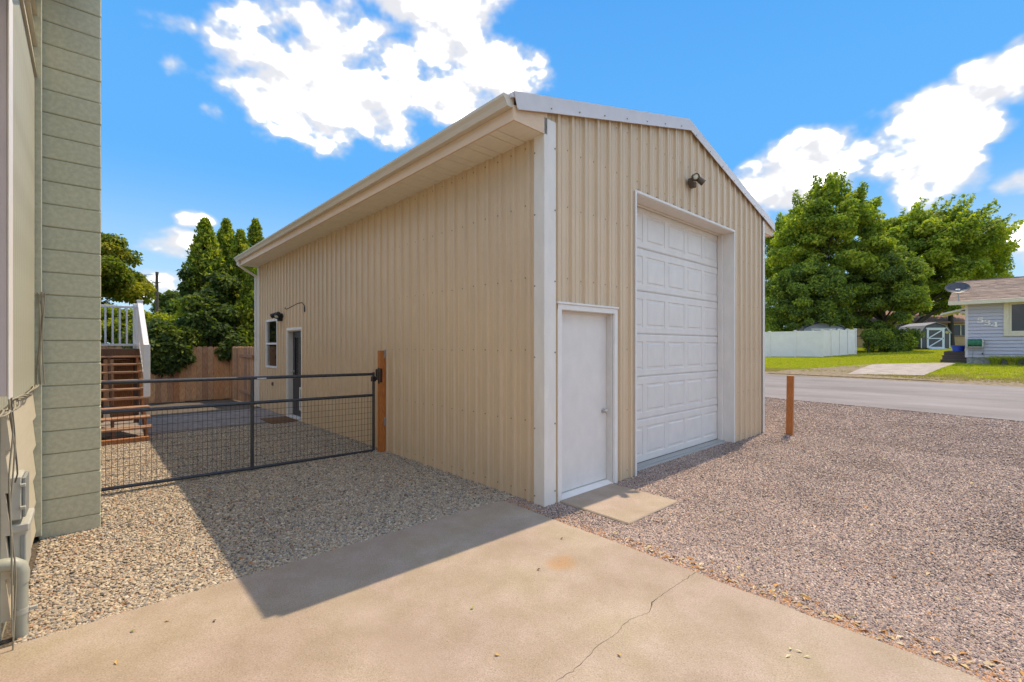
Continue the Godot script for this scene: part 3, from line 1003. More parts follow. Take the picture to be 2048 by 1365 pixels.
# ---------------------------------------------------------------- left house, gate, fence, stairs
func make_left_house() -> void:
	var t := thing("green_house", "sage green house with cinder block chimney at left edge of the yard", "house")
	# block chimney: one 16 inch block to a course, joints recessed
	var k := 0
	for r in 32:
		var m := MB.new()
		var y0 := -0.06 + r * 0.1975
		var j := 0.0015 * sin(r * 3.7)
		m.box(Vector3(-3.812 + j, y0, -2.345 + j), Vector3(-3.412 + j, y0 + 0.1915, -2.75), 0.007)
		add(m, "block", M.block[(r * 7 + r / 3) % 4], t)
		for q in [[-2.7555, -3.155]]:
			m = MB.new()
			m.box(Vector3(-3.812 - j, y0, q[0]), Vector3(-3.412 - j, y0 + 0.1915, q[1]), 0.007)
			add(m, "block", M.block[(r * 5 + 1) % 4], t)
	var core := MB.new()
	core.box(Vector3(-3.808, 0.0, -2.353), Vector3(-3.420, 6.26, -3.147))
	add(core, "chimney_core", M.mortar, t)
	var tr := MB.new()
	tr.box(Vector3(-3.845, 0.05, -2.28), Vector3(-3.790, 6.2, -2.344), 0.004)
	add(tr, "corner_board", M.block[1], t)
	# lap siding low on the wall, sheet siding above, laps again under the gable
	var zs := [-2.275, 1.99]
	var wt := Transform3D(Basis(Vector3(0, 0, 1), Vector3(0, 1, 0), Vector3(1, 0, 0)), Vector3.ZERO)
	var wall := MB.new()
	wall.prism(PackedVector2Array([Vector2(2.0, 1.32), Vector2(2.0, 2.68), Vector2(-5.0, 6.46), Vector2(-9.2, 4.19), Vector2(-9.2, 1.32)]), -3.86, -10.0, wt)
	wall.box(Vector3(-3.86, 0.0, -0.55), Vector3(-10.0, 1.319, -9.2))
	wall.box(Vector3(-4.35, 0.0, 2.0), Vector3(-10.0, 1.319, -0.549))
	add(wall, "wall_core", M.plywood, t)
	var y := 0.10
	for i in 5:
		var m := MB.new()
		m.prism(PackedVector2Array([Vector2(-3.862, y), Vector2(-3.824, y), Vector2(-3.846, y + 0.243), Vector2(-3.862, y + 0.243)]), zs[0], -0.55)
		add(m, "siding_board", M.lap, t)
		y += 0.2425
	var sh := MB.new()
	sh.prism(PackedVector2Array([Vector2(zs[0] + 0.01, 1.33), Vector2(zs[0] + 0.01, 3.93), Vector2(-0.28, 3.93), Vector2(1.99, 2.70), Vector2(1.99, 1.33)]), -3.861, -3.832, wt)
	add(sh, "siding_sheet", M.plywood, t)
	y = 3.94
	for i in 4:
		var m := MB.new()
		m.prism(PackedVector2Array([Vector2(-3.862, y), Vector2(-3.815, y), Vector2(-3.846, y + 0.26), Vector2(-3.862, y + 0.26)]), zs[0], (3.78 - y - 0.26) / 0.54)
		add(m, "siding_board", M.lap, t)
		y += 0.2595
	# gable roof whose rake looks over the yard, rising away from the street at about one in two
	for q in [[2.6, 2.40, -3.565], [-9.9, 3.85, -3.565]]:
		var r := MB.new()
		r.prism(PackedVector2Array([Vector2(q[0], q[1]), Vector2(-5.0, 6.50), Vector2(-5.0, 6.66), Vector2(q[0], q[1] + 0.16)]), q[2], -10.4, wt)
		add(r, "roof_slope", M.shingle[1], t)
	# tall boxed-out cupboard on the wall with a pale edge board
	var cb := thing("wall_cabinet", "tall white boxed panel tinted as in shade with white edge at far left of photo", "cabinet")
	var m2 := MB.new()
	m2.box(Vector3(-3.787, 1.42, 0.02), Vector3(-3.831, 3.40, -0.115), 0.003)
	add(m2, "panel", M.mauve, cb)
	m2 = MB.new()
	m2.box(Vector3(-3.780, 1.405, 0.026), Vector3(-3.7865, 3.40, -0.12), 0.002)
	add(m2, "edge_board", M.white, cb)
	# utility boxes, pipe and cables on the wall
	var jb := thing("junction_box", "small grey hinged junction box on siding above the larger box", "electrical box")
	m2 = MB.new()
	m2.box(Vector3(-3.832, 0.66, -0.57), Vector3(-3.783, 0.91, -0.78), 0.006)
	add(m2, "box_body", M.boxgrey, jb)
	m2 = MB.new()
	m2.box(Vector3(-3.782, 0.67, -0.575), Vector3(-3.766, 0.90, -0.775), 0.010)
	add(m2, "lid", M.boxdark, jb)
	for yy in [0.72, 0.85]:
		m2 = MB.new()
		m2.box(Vector3(-3.79, yy, -0.555), Vector3(-3.765, yy + 0.018, -0.574), 0.003)
		add(m2, "hinge", M.boxgrey, jb)
	var ub := thing("utility_box", "larger cream utility box with overhanging lid on siding", "electrical box")
	m2 = MB.new()
	m2.box(Vector3(-3.832, 0.34, -0.60), Vector3(-3.765, 0.585, -0.90), 0.004)
	add(m2, "box_body", M.boxgrey, ub)
	m2 = MB.new()
	m2.box(Vector3(-3.833, 0.586, -0.57), Vector3(-3.750, 0.635, -0.92), 0.008)
	add(m2, "lid", M.boxgrey, ub)
	m2 = MB.new()
	m2.box(Vector3(-3.79, 0.36, -0.595), Vector3(-3.772, 0.56, -0.5995), 0.002)
	add(m2, "front_plate", M.boxdark, ub)
	var pp := thing("drain_pipe", "fat beige pipe with elbow rising from gravel at left edge", "pipe")
	m2 = MB.new()
	m2.tube([Vector3(-3.782, -0.05, -0.53), Vector3(-3.782, 0.33, -0.53)], 0.030, 16)
	add(m2, "riser", M.pvc, pp)
	m2 = MB.new()
	m2.tube([Vector3(-3.782, 0.31, -0.53), Vector3(-3.782, 0.37, -0.53), Vector3(-3.790, 0.405, -0.53), Vector3(-3.815, 0.425, -0.53), Vector3(-3.85, 0.430, -0.53), Vector3(-4.36, 0.430, -0.53)], [0.034, 0.037, 0.038, 0.038, 0.037, 0.037], 16)
	add(m2, "elbow", M.pvc, pp)
	m2 = MB.new()
	m2.tube([Vector3(-3.782, 0.135, -0.53), Vector3(-3.782, 0.165, -0.53)], 0.033, 16)
	m2.box(Vector3(-3.75, 0.14, -0.54), Vector3(-3.715, 0.16, -0.52), 0.003)
	add(m2, "strap", M.boxgrey, pp)
	var cables := [
		[[-3.815, 1.45, -0.30], [-3.80, 1.20, -0.36], [-3.812, 0.95, -0.33], [-3.80, 0.60, -0.30], [-3.80, 0.10, -0.33]],
		[[-3.81, 1.40, -0.40], [-3.80, 1.15, -0.44], [-3.79, 0.95, -0.45], [-3.80, 0.90, -0.47]],
		[[-3.815, 1.35, -0.36], [-3.795, 1.1, -0.38], [-3.81, 0.75, -0.36], [-3.79, 0.40, -0.38], [-3.80, 0.0, -0.36]],
	]
	for i in cables.size():
		var cm := MB.new()
		var cv := Curve3D.new()
		for p in cables[i]:
			cv.add_point(Vector3(p[0], p[1], p[2]), Vector3(0, 0.06, 0), Vector3(0, -0.06, 0))
		cm.tube(Array(cv.tessellate_even_length(4, 0.05)), 0.0042, 6)
		tag(add(cm, "wall_cable", M.cable if i != 1 else M.cabledark), ["pale cable hanging left of the utility boxes", "dark cable running into the junction box top", "second pale cable running down behind the beige pipe"][i], "cable", "cables on the house wall")
	# bundle along the lower edge of the sheet siding, and one hanging at the chimney corner
	var bm := MB.new()
	for s in 3:
		var pts := []
		for i in 40:
			var u := i / 39.0
			pts.append(Vector3(-3.818 + 0.012 * sin(u * 21.0 + s * 2.0), 1.318 + 0.02 * sin(u * 14.0 + s * 1.3) + s * 0.006, lerpf(0.2, -2.25, u)))
		bm.tube(pts, 0.0055, 6)
	tag(add(bm, "cable_bundle", M.cable), "bundle of twisted beige cables along lower edge of sheet siding", "cable")
	bm = MB.new()
	for s in 3:
		var pts := []
		for i in 20:
			var u := i / 19.0
			pts.append(Vector3(-3.808 + 0.015 * s + 0.008 * sin(u * 5.0 + s), lerpf(2.12, 1.34, u), -2.27 + 0.012 * sin(u * 8.0 + s * 2.0)))
		bm.tube(pts, 0.005, 6)
	for s in 5:
		var a := -0.5 + s * 0.25
		bm.tube([Vector3(-3.80, 2.02, -2.27), Vector3(-3.795 + a * 0.03, 2.09, -2.262), Vector3(-3.79 + a * 0.09, 2.125 - absf(a) * 0.02, -2.255)], 0.004, 5)
	tag(add(bm, "corner_cable", M.cable), "frayed cables hanging where the siding meets the block chimney", "cable")

func make_gate() -> void:
	var t := thing("pipe_gate", "grey pipe and wire mesh gate closing the side yard", "gate", Vector3(0, 0, -3.58))
	var y := [0.045, 0.905, 1.238]
	for i in 3:
		var m := MB.new()
		m.tube([Vector3(-3.76, y[i] + 0.024, 0), Vector3(-0.175, y[i] - (0.03 if i == 0 else 0.012), 0)], 0.0215 if i else 0.020, 12)
		add(m, "rail", M.gate, t)
	for x in [-3.76, -1.884, -0.16]:
		var m := MB.new()
		m.tube([Vector3(x, 0.02, 0), Vector3(x, 1.255, 0)], 0.0205 if x != -1.884 else 0.022, 12)
		add(m, "upright", M.gate, t)
	var wm := MB.new()
	wm.tube([Vector3(0, 0.03, 0), Vector3(0, 0.90, 0)], 0.0022, 5, false)
	var wmesh := wm.mesh()
	wmesh.surface_set_material(0, M.wire)
	for k in 70:
		put(wmesh, "wire", t, Transform3D(Basis(), Vector3(-3.71 + k * 0.0508, 0.0, 0.003)))
	wm = MB.new()
	wm.tube([Vector3(-3.75, 0.013, 0), Vector3(-0.165, -0.02, 0)], 0.0022, 5, false)
	wmesh = wm.mesh()
	wmesh.surface_set_material(0, M.wire)
	for k in 9:
		put(wmesh, "wire", t, Transform3D(Basis(), Vector3(0, 0.11 + k * 0.088, -0.003)))
	var s := MB.new()
	s.tube([Vector3(-1.83, 1.238, 0), Vector3(-1.715, 1.237, 0)], 0.0222, 12, false)
	add(s, "sticker", M.sticker, t)
	var hb := MB.new()
	hb.box(Vector3(-0.19, 1.11, -0.035), Vector3(-0.13, 1.19, 0.035), 0.005)
	hb.box(Vector3(-0.13, 1.13, -0.01), Vector3(-0.09, 1.165, 0.03), 0.004)
	hb.box(Vector3(-0.135, 1.14, 0.04), Vector3(-0.115, 1.31, 0.075), 0.004)
	hb.tube([Vector3(-0.125, 1.19, 0.025), Vector3(-0.125, 1.30, 0.025)], 0.012, 8)
	add(hb, "hinge", M.black, t)
	var p := thing("gate_post", "tall orange stained square post bolted to shop wall beside the gate", "post", Vector3(-0.082, 0, -3.46))
	var m := MB.new()
	m.box(Vector3(-0.046, -0.05, -0.046), Vector3(0.046, 1.60, 0.046), 0.005)
	add(m, "post", M.redwood, p)
	for yy in [1.48, 0.42]:
		m = MB.new()
		m.box(Vector3(0.02, yy, 0.047), Vector3(0.058, yy + 0.13, 0.052), 0.001)
		m.box(Vector3(0.047, yy, 0.047), Vector3(0.052, yy + 0.13, -0.01), 0.001)
		for q in 3:
			m.box(Vector3(0.028, yy + 0.015 + q * 0.042, 0.052), Vector3(0.044, yy + 0.03 + q * 0.042, 0.060), 0.003)
		add(m, "bracket", M.galv, p)
	m = MB.new()
	m.box(Vector3(-0.052, 1.08, -0.02), Vector3(-0.0465, 1.33, 0.03), 0.002)
	m.box(Vector3(-0.05, 1.10, 0.0465), Vector3(-0.01, 1.32, 0.053), 0.002)
	for q in [1.12, 1.30]:
		m.tube([Vector3(-0.03, q, 0.05), Vector3(-0.03, q, 0.063)], 0.008, 6)
	add(m, "hinge_plate", M.black, p)
	var b := thing("marker_post", "short leaning orange stained square post standing alone in gravel lot", "post", Vector3(6.27, 0, 0.42))
	b.rotation = Vector3(deg_to_rad(1.0), deg_to_rad(8), deg_to_rad(1.6))
	m = MB.new()
	m.box(Vector3(-0.055, -0.2, -0.055), Vector3(0.055, 1.12, 0.055), 0.005)
	add(m, "post", M.redwood, b)

func make_fence() -> void:
	var t := thing("board_fence", "cedar board fence at back of yard with creeper hanging over it", "fence", Vector3(0, 0, -13.5))
	var pk := []
	for k in 6:
		var m := MB.new()
		m.prism(PackedVector2Array([Vector2(-0.069, 0.03), Vector2(0.069, 0.03), Vector2(0.069, 1.63), Vector2(0.045, 1.665), Vector2(-0.045, 1.665), Vector2(-0.069, 1.63)]), -0.009, 0.009)
		var me := m.mesh()
		me.surface_set_material(0, M.picket[k])
		pk.append(me)
	for i in 34:
		put(pk[rng.randi() % 6], "board", t, Transform3D(Basis(Vector3.UP, rng.randf_range(-0.02, 0.02)), Vector3(-0.28 - i * 0.144, rng.randf_range(-0.015, 0.012), rng.randf_range(-0.003, 0.003))))
	for i in 17:
		put(pk[rng.randi() % 6], "board", t, Transform3D(Basis(Vector3.UP, PI / 2 + rng.randf_range(-0.05, 0.05)), Vector3(-0.19 + i * 0.008, rng.randf_range(-0.012, 0.012), 0.06 + i * 0.144)))
	for yy in [0.3, 1.35]:
		var m := MB.new()
		m.box(Vector3(-5.2, yy, -0.05), Vector3(-0.22, yy + 0.09, -0.012), 0.003)
		m.box(Vector3(-0.15, yy, 0.0), Vector3(-0.11, yy + 0.09, 2.45), 0.003)
		add(m, "rail", M.picket[3], t)
	for x in [-0.16, -2.6, -5.0]:
		var m := MB.new()
		m.box(Vector3(x - 0.045, -0.3, -0.14), Vector3(x + 0.045, 1.6, -0.051), 0.004)
		add(m, "post", M.picket[5], t)

func make_stairs() -> void:
	var t := thing("deck_stairs", "open wooden stairs with white railing climbing to a small deck", "stairs", Vector3(-3.25, 0, -6.98))
	var W := 0.60 # half width
	var rise := 0.153
	var run := 0.27
	var m := MB.new()
	m.box(Vector3(-W, 0.0, 0.0), Vector3(W - 0.06, 0.085, -0.10), 0.005)
	add(m, "base_plank", M.stairred, t)
	for n in range(1, 10):
		var yt := 0.09 + rise * n
		for k in 2:
			m = MB.new()
			var z0 := -0.12 - run * (n - 1) - k * 0.14
			var wob := rng.randf_range(-0.012, 0.012)
			m.box(Vector3(-W + wob, yt - 0.036, z0), Vector3(W + wob, yt, z0 - 0.134), 0.006)
			add(m, "tread", M.stairwood[(n + k) % 2], t)
	for x in [-W + 0.06, 0.05, W - 0.10]: # notched stringers
		m = MB.new()
		var pts := PackedVector2Array()
		for n in range(1, 10):
			pts.append(Vector2(-0.13 - run * (n - 1), 0.09 + rise * (n - 1)))
			pts.append(Vector2(-0.13 - run * (n - 1), 0.09 + rise * n - 0.038))
		pts.append(Vector2(-0.13 - run * 9, 0.09 + rise * 9 - 0.038))
		pts.append(Vector2(-0.13 - run * 9, 0.09 + rise * 9 - 0.30))
		pts.append(Vector2(-0.40, 0.0))
		pts.append(Vector2(-0.13, 0.0))
		m.prism(pts, x, x + 0.038, Transform3D(Basis(Vector3(0, 0, 1), Vector3(0, 1, 0), Vector3(1, 0, 0)), Vector3.ZERO))
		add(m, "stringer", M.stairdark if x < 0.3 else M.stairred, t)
	var dz := -0.13 - run * 9
	var dy := 1.615
	for k in 9: # landing boards
		m = MB.new()
		m.box(Vector3(-1.4, dy - 0.03, dz - 0.005 - k * 0.145), Vector3(W + 0.02, dy, dz - 0.145 - k * 0.145), 0.005)
		add(m, "deck_board", M.greywood, t)
	m = MB.new()
	m.box(Vector3(-1.4, dy - 0.22, dz + 0.002), Vector3(W + 0.02, dy - 0.031, dz - 0.036), 0.003)
	m.box(Vector3(-1.4, dy - 0.22, dz - 1.25), Vector3(W + 0.02, dy - 0.031, dz - 1.29), 0.003)
	m.box(Vector3(W - 0.02, dy - 0.22, dz - 0.037), Vector3(W + 0.02, dy - 0.031, dz - 1.249), 0.003)
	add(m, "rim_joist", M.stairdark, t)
	for q in [[W - 0.08, dz - 0.08], [W - 0.08, dz - 1.18], [-0.55, dz - 0.08], [-0.55, dz - 1.18], [-0.05, dz - 0.6]]:
		m = MB.new()
		m.box(Vector3(q[0] - 0.045, -0.05, q[1] - 0.045), Vector3(q[0] + 0.045, dy - 0.221, q[1] + 0.045), 0.004)
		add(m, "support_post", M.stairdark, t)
	m = MB.new()
	m.box(Vector3(W - 0.45, 0.05, dz - 0.16), Vector3(W - 0.13, dy - 0.23, dz - 0.18), 0.003)
	add(m, "skirt_board", M.stairred, t)
	# white railing: far side and right side of the landing, then down the right side of the stairs
	var ry := dy + 0.97
	for q in [[W - 0.02, dz - 0.03], [W - 0.02, dz - 1.24], [-0.5, dz - 1.24], [-1.35, dz - 1.24]]:
		m = MB.new()
		m.box(Vector3(q[0] - 0.05, dy + 0.001, q[1] - 0.05), Vector3(q[0] + 0.05, ry + 0.06, q[1] + 0.05), 0.005)
		m.box(Vector3(q[0] - 0.058, ry + 0.061, q[1] - 0.058), Vector3(q[0] + 0.058, ry + 0.09, q[1] + 0.058), 0.008)
		add(m, "rail_post", M.rail, t)
	for yy in [dy + 0.06, ry - 0.02]:
		m = MB.new()
		m.box(Vector3(-1.30, yy, dz - 1.265), Vector3(W - 0.07, yy + 0.055, dz - 1.215), 0.006)
		m.box(Vector3(W - 0.045, yy, dz - 0.081), Vector3(W + 0.005, yy + 0.055, dz - 1.189), 0.006)
		add(m, "handrail", M.rail, t)
	var bl := MB.new()
	bl.box(Vector3(-0.018, 0.0, -0.018), Vector3(0.018, 0.84, 0.018), 0.003)
	var bmesh := bl.mesh()
	bmesh.surface_set_material(0, M.rail)
	for k in 14:
		put(bmesh, "baluster", t, Transform3D(Basis(), Vector3(-1.22 + k * 0.126, dy + 0.115, dz - 1.24)))
	for k in 8:
		put(bmesh, "baluster", t, Transform3D(Basis(), Vector3(W - 0.02, dy + 0.115, dz - 0.17 - k * 0.132)))
	# stair side
	var zb := -0.12 - run * 3 - 0.07
	var yb := 0.09 + rise * 4
	m = MB.new()
	m.box(Vector3(W - 0.07, yb + 0.001, zb - 0.05), Vector3(W + 0.03, yb + 1.0, zb + 0.05), 0.005)
	add(m, "rail_post", M.rail, t)
	var pa := Vector3(W - 0.02, yb + 0.95, zb - 0.05)
	var pb := Vector3(W - 0.02, ry, dz + 0.02)
	m = MB.new()
	m.bar(pa, pb, 0.09, 0.045, Vector3(1, 0, 0), 0.006)
	add(m, "handrail", M.rail, t)
	m = MB.new()
	m.bar(pa - Vector3(0, 0.80, 0), pb - Vector3(0, 0.86, 0), 0.045, 0.05, Vector3(1, 0, 0), 0.005)
	add(m, "handrail", M.rail, t)
	for k in 9:
		var u := (k + 0.7) / 9.6
		var p: Vector3 = (pa - Vector3(0, 0.80, 0)).lerp(pb - Vector3(0, 0.86, 0), u)
		put(bmesh, "baluster", t, Transform3D(Basis().scaled(Vector3(1, 0.96, 1)), p + Vector3(0, 0.02, 0)))

func flood_light(label: String, at: Vector3, turn: float, scale: float, m: Material) -> void:
	var t := thing("flood_light", label, "light", at, turn, "motion lights on the shop")
	t.scale = Vector3.ONE * scale
	var b := MB.new() # local z points out from the wall
	b.lathe([Vector2(0.055, 0.0), Vector2(0.055, 0.05), Vector2(0.045, 0.07), Vector2(0.0, 0.07)], Transform3D(Basis(Vector3(1, 0, 0), Vector3(0, 0, 1), Vector3(0, -1, 0)), Vector3.ZERO), 14)
	b.boxc(Transform3D(Basis(), Vector3(0, -0.055, 0.05)), Vector3(0.032, 0.04, 0.045), 0.012)
	add(b, "base", m, t)
	for s in [-1.0, 1.0]:
		var hd := Node3D.new()
		hd.name = "lamp_head"
		hd.position = Vector3(0.06 * s, 0.035, 0.10)
		hd.rotation = Vector3(deg_to_rad(38 if s > 0 else 20), deg_to_rad(48.0 * s), 0)
		t.add_child(hd, true)
		b = MB.new()
		b.tube([Vector3(0, -0.02, -0.06), Vector3(0, 0, 0.0)], 0.014, 8)
		b.lathe([Vector2(0.0, -0.045), Vector2(0.030, -0.04), Vector2(0.040, -0.01), Vector2(0.044, 0.07), Vector2(0.047, 0.095)], Transform3D(Basis(Vector3(1, 0, 0), Vector3(0, 0, 1), Vector3(0, -1, 0)), Vector3.ZERO), 16)
		b.lathe([Vector2(0.043, 0.095), Vector2(0.039, 0.06)], Transform3D(Basis(Vector3(1, 0, 0), Vector3(0, 0, 1), Vector3(0, -1, 0)), Vector3.ZERO), 16)
		add(b, "housing", m, hd)
		b = MB.new()
		b.lathe([Vector2(0.0385, 0.078), Vector2(0.025, 0.088), Vector2(0.0, 0.092)], Transform3D(Basis(Vector3(1, 0, 0), Vector3(0, 0, 1), Vector3(0, -1, 0)), Vector3.ZERO), 16)
		add(b, "lens", M.lens, hd)

func make_small_left() -> void:
	flood_light("bronze twin-head motion light high above the garage door", Vector3(3.10, 4.11, 0.028), 0.0, 1.05, M.bronze)
	flood_light("black twin-head motion light beside the side window", Vector3(-0.02, 2.40, -8.72), -PI / 2, 1.25, M.black)
	var m := MB.new()
	var cv := Curve3D.new()
	for p in [[0.0, 2.44, -7.2], [0.0, 2.56, -7.2], [-0.05, 2.62, -7.2], [-0.14, 2.60, -7.2], [-0.30, 2.50, -7.2], [-0.37, 2.46, -7.2], [-0.40, 2.475, -7.2], [-0.395, 2.50, -7.2]]:
		cv.add_point(Vector3(p[0] - 0.012, p[1], p[2]))
	m.tube(Array(cv.tessellate_even_length(3, 0.03)), 0.008, 8)
	m.box(Vector3(-0.02, 2.42, -7.185), Vector3(0.0, 2.54, -7.215), 0.003)
	tag(add(m, "plant_hook", M.black), "curved black iron plant hook above the side door", "hook")
	m = MB.new()
	m.box(Vector3(-0.62, 0.012, -7.42), Vector3(-0.06, 0.027, -8.32), 0.004)
	tag(add(m, "door_mat", M.matbrown), "brown coir mat in front of the side door", "mat")

# ---------------------------------------------------------------- neighbours across the road
func make_blue_house() -> void:
	var t := thing("blue_house", "blue grey lap sided house numbered 534 with brown shingle roof", "house", Vector3(25.87, 0.87, 1.74), deg_to_rad(-90.0))
	# local x runs right along the front, local z points out at the road
	var m := MB.new()
	m.box(Vector3(0.03, -0.3, -0.05), Vector3(10.0, 0.33, -7.2))
	add(m, "foundation", M.foundation, t)
	m = MB.new()
	m.box(Vector3(0.03, 0.331, -0.02), Vector3(1.33, 2.95, -7.15))
	m.box(Vector3(1.331, 0.331, -0.02), Vector3(3.10, 1.36, -7.15))
	m.box(Vector3(1.331, 2.72, -0.02), Vector3(3.10, 2.95, -7.15))
	m.box(Vector3(3.101, 0.331, -0.02), Vector3(10.0, 2.95, -7.15))
	m.box(Vector3(1.331, 1.361, -0.35), Vector3(3.10, 2.719, -7.15))
	m.prism(PackedVector2Array([Vector2(-7.15, 2.951), Vector2(-0.02, 2.951), Vector2(-3.6, 4.12)]), 0.03, 10.0, Transform3D(Basis(Vector3(0, 0, 1), Vector3(0, 1, 0), Vector3(1, 0, 0)), Vector3.ZERO))
	add(m, "wall_core", M.shedgrey, t)
	for i in 16:
		var y := 0.32 + i * 0.1525
		var mid := y + 0.076
		m = MB.new()
		var pr := PackedVector2Array([Vector2(-0.02, y), Vector2(0.028, y), Vector2(-0.012, y + 0.150), Vector2(-0.02, y + 0.150)])
		var tr := Transform3D(Basis(Vector3(0, 0, 1), Vector3(0, 1, 0), Vector3(1, 0, 0)), Vector3.ZERO)
		if mid > 1.36 and mid < 2.72:
			m.prism(pr, 0.09, 1.33, tr)
			m.prism(pr, 3.10, 10.0, tr)
		else:
			m.prism(pr, 0.09, 10.0, tr)
		add(m, "siding_board", M.bluesiding, t)
	m = MB.new()
	m.box(Vector3(-0.02, 0.31, -0.06), Vector3(0.09, 2.76, 0.022), 0.004)
	add(m, "corner_board", M.housetrim, t)
	# roof: shingle courses over two slopes
	var pit := 0.32
	for s in [1.0, -1.0]:
		for i in 20:
			m = MB.new()
			var u0 := i * 0.215
			var u1 := u0 + 0.24
			var z0: float = 0.45 - u0 if s > 0 else -7.65 + u0
			var z1: float = maxf(0.45 - u1, -3.62) if s > 0 else minf(-7.65 + u1, -3.58)
			var y0 := 2.82 + u0 * pit + 0.03
			var y1 := 2.82 + minf(u1, 4.07) * pit + 0.006
			var x := -0.55
			while x < 10.5:
				var w := rng.randf_range(0.14, 0.36)
				var x1 := minf(x + w, 10.5)
				var up := rng.randf_range(-0.006, 0.010)
				m.quad(Vector3(x, y0 + up, z0), Vector3(x1, y0 + up, z0), Vector3(x1, y1, z1), Vector3(x, y1, z1), Vector3(0, 1, 0))
				m.quad(Vector3(x, y0 + up, z0), Vector3(x1, y0 + up, z0), Vector3(x1, y0 - 0.02, z0), Vector3(x, y0 - 0.02, z0), Vector3(0, 0, s))
				x = x1
			add(m, "shingle_course", M.shingle[rng.randi() % 4], t)
	m = MB.new()
	m.prism(PackedVector2Array([Vector2(0.44, 2.81), Vector2(-3.6, 4.10), Vector2(-7.64, 2.81), Vector2(-7.64, 2.75), Vector2(-3.6, 4.02), Vector2(0.44, 2.73)]), -0.54, 10.5, Transform3D(Basis(Vector3(0, 0, 1), Vector3(0, 1, 0), Vector3(1, 0, 0)), Vector3.ZERO))
	add(m, "roof_deck", M.cream, t)
	m = MB.new()
	m.box(Vector3(-0.545, 2.68, 0.441), Vector3(10.5, 2.84, 0.47), 0.004)
	m.box(Vector3(-0.54, 2.70, 0.0), Vector3(10.5, 2.715, 0.44))
	add(m, "fascia", M.cream, t)
	m = MB.new()
	m.box(Vector3(-0.30, 2.40, -1.9), Vector3(0.025, 2.52, -3.4))
	m.prism(PackedVector2Array([Vector2(-1.0, 2.36), Vector2(0.0, 2.62), Vector2(0.0, 2.70), Vector2(-1.0, 2.44)]), -1.9, -3.6)
	add(m, "porch_roof", M.white, t)
	m = MB.new()
	m.box(Vector3(1.18, 1.25, 0.0), Vector3(1.34, 2.82, 0.055), 0.006)
	m.box(Vector3(3.09, 1.25, 0.0), Vector3(3.25, 2.82, 0.055), 0.006)
	m.box(Vector3(1.3405, 2.68, 0.0), Vector3(3.0895, 2.82, 0.055), 0.006)
	m.box(Vector3(1.3405, 1.25, 0.0), Vector3(3.0895, 1.40, 0.055), 0.006)
	m.box(Vector3(1.341, 1.401, -0.03), Vector3(1.42, 2.679, 0.03), 0.004)
	m.box(Vector3(3.01, 1.401, -0.03), Vector3(3.089, 2.679, 0.03), 0.004)
	m.box(Vector3(1.4205, 1.401, -0.03), Vector3(3.0095, 1.47, 0.03), 0.004)
	m.box(Vector3(1.4205, 2.61, -0.03), Vector3(3.0095, 2.679, 0.03), 0.004)
	m.box(Vector3(2.16, 1.471, -0.02), Vector3(2.22, 2.609, 0.02), 0.004)
	var wn := Node3D.new()
	wn.name = "front_window"
	t.add_child(wn)
	add(m, "window_frame", M.cream, wn)
	for q in [[1.421, 2.159], [2.221, 3.009]]:
		m = MB.new()
		m.box(Vector3(q[0], 1.471, -0.008), Vector3(q[1], 2.609, -0.002))
		add(m, "window_pane", M.glass, wn)
	m = MB.new()
	m.box(Vector3(1.36, 1.41, -0.33), Vector3(3.08, 2.70, -0.349))
	add(m, "window_curtain", mat(lin(0.10, 0.07, 0.05), 0.9), wn)
	# house number, three separate numerals stepping down
	var num := Node3D.new()
	num.name = "house_number"
	t.add_child(num)
	num.set_meta("label", "white numerals 5 3 4 stepping down the siding")
	var fo := SystemFont.new()
	fo.font_names = PackedStringArray(["Droid Serif"])
	fo.font_weight = 700
	for q in [["5", 0.43, 1.97], ["3", 0.64, 1.855], ["4", 0.86, 1.76]]:
		var tm := TextMesh.new()
		tm.text = q[0]
		tm.font = fo
		tm.font_size = 32
		tm.pixel_size = 0.0098
		tm.depth = 0.02
		tm.material = M.white
		var o := MeshInstance3D.new()
		o.mesh = tm
		o.name = "numeral"
		o.position = Vector3(q[1] + 0.05, q[2], 0.022)
		o.scale = Vector3(1.35, 0.95, 1.0)
		num.add_child(o, true)
	m = MB.new()
	m.tube([Vector3(0.55, 0.48, 0.0), Vector3(0.55, 0.48, 0.05)], 0.04, 10)
	add(m, "spigot", M.black, t)

	var xf := t.transform
	# satellite dish on the roof edge
	var dt := thing("satellite_dish", "dark oval satellite dish on short mast at roof corner", "dish", xf * Vector3(-0.22, 2.86, 0.22), deg_to_rad(-90.0))
	m = MB.new()
	m.tube([Vector3(0, 0, 0), Vector3(0, 0.22, 0), Vector3(-0.02, 0.44, 0.02)], 0.022, 8)
	m.bar(Vector3(0.0, 0.02, 0.0), Vector3(0.20, 0.10, -0.12), 0.02, 0.02, Vector3(0, 1, 0))
	m.box(Vector3(-0.10, -0.01, -0.07), Vector3(0.12, 0.015, 0.07), 0.004)
	add(m, "mast", M.galv, dt)
	m = MB.new()
	m.boxc(Transform3D(Basis(), Vector3(-0.02, 0.47, 0.04)), Vector3(0.09, 0.08, 0.05), 0.02)
	m.tube([Vector3(-0.10, 0.44, 0.08), Vector3(0.06, 0.44, 0.08)], 0.02, 8)
	add(m, "bracket", M.galv, dt)
	var dm := MB.new()
	var db := Basis(Vector3(1, 0, 0), deg_to_rad(52)) * Basis(Vector3(0, 0, 1), deg_to_rad(-6))
	dm.lathe([Vector2(0.0, 0.0), Vector2(0.15, 0.012), Vector2(0.30, 0.05), Vector2(0.40, 0.095), Vector2(0.425, 0.108), Vector2(0.420, 0.116)], Transform3D(db.scaled_local(Vector3(1.0, 1.0, 0.78)), Vector3(-0.04, 0.55, -0.02)), 28)
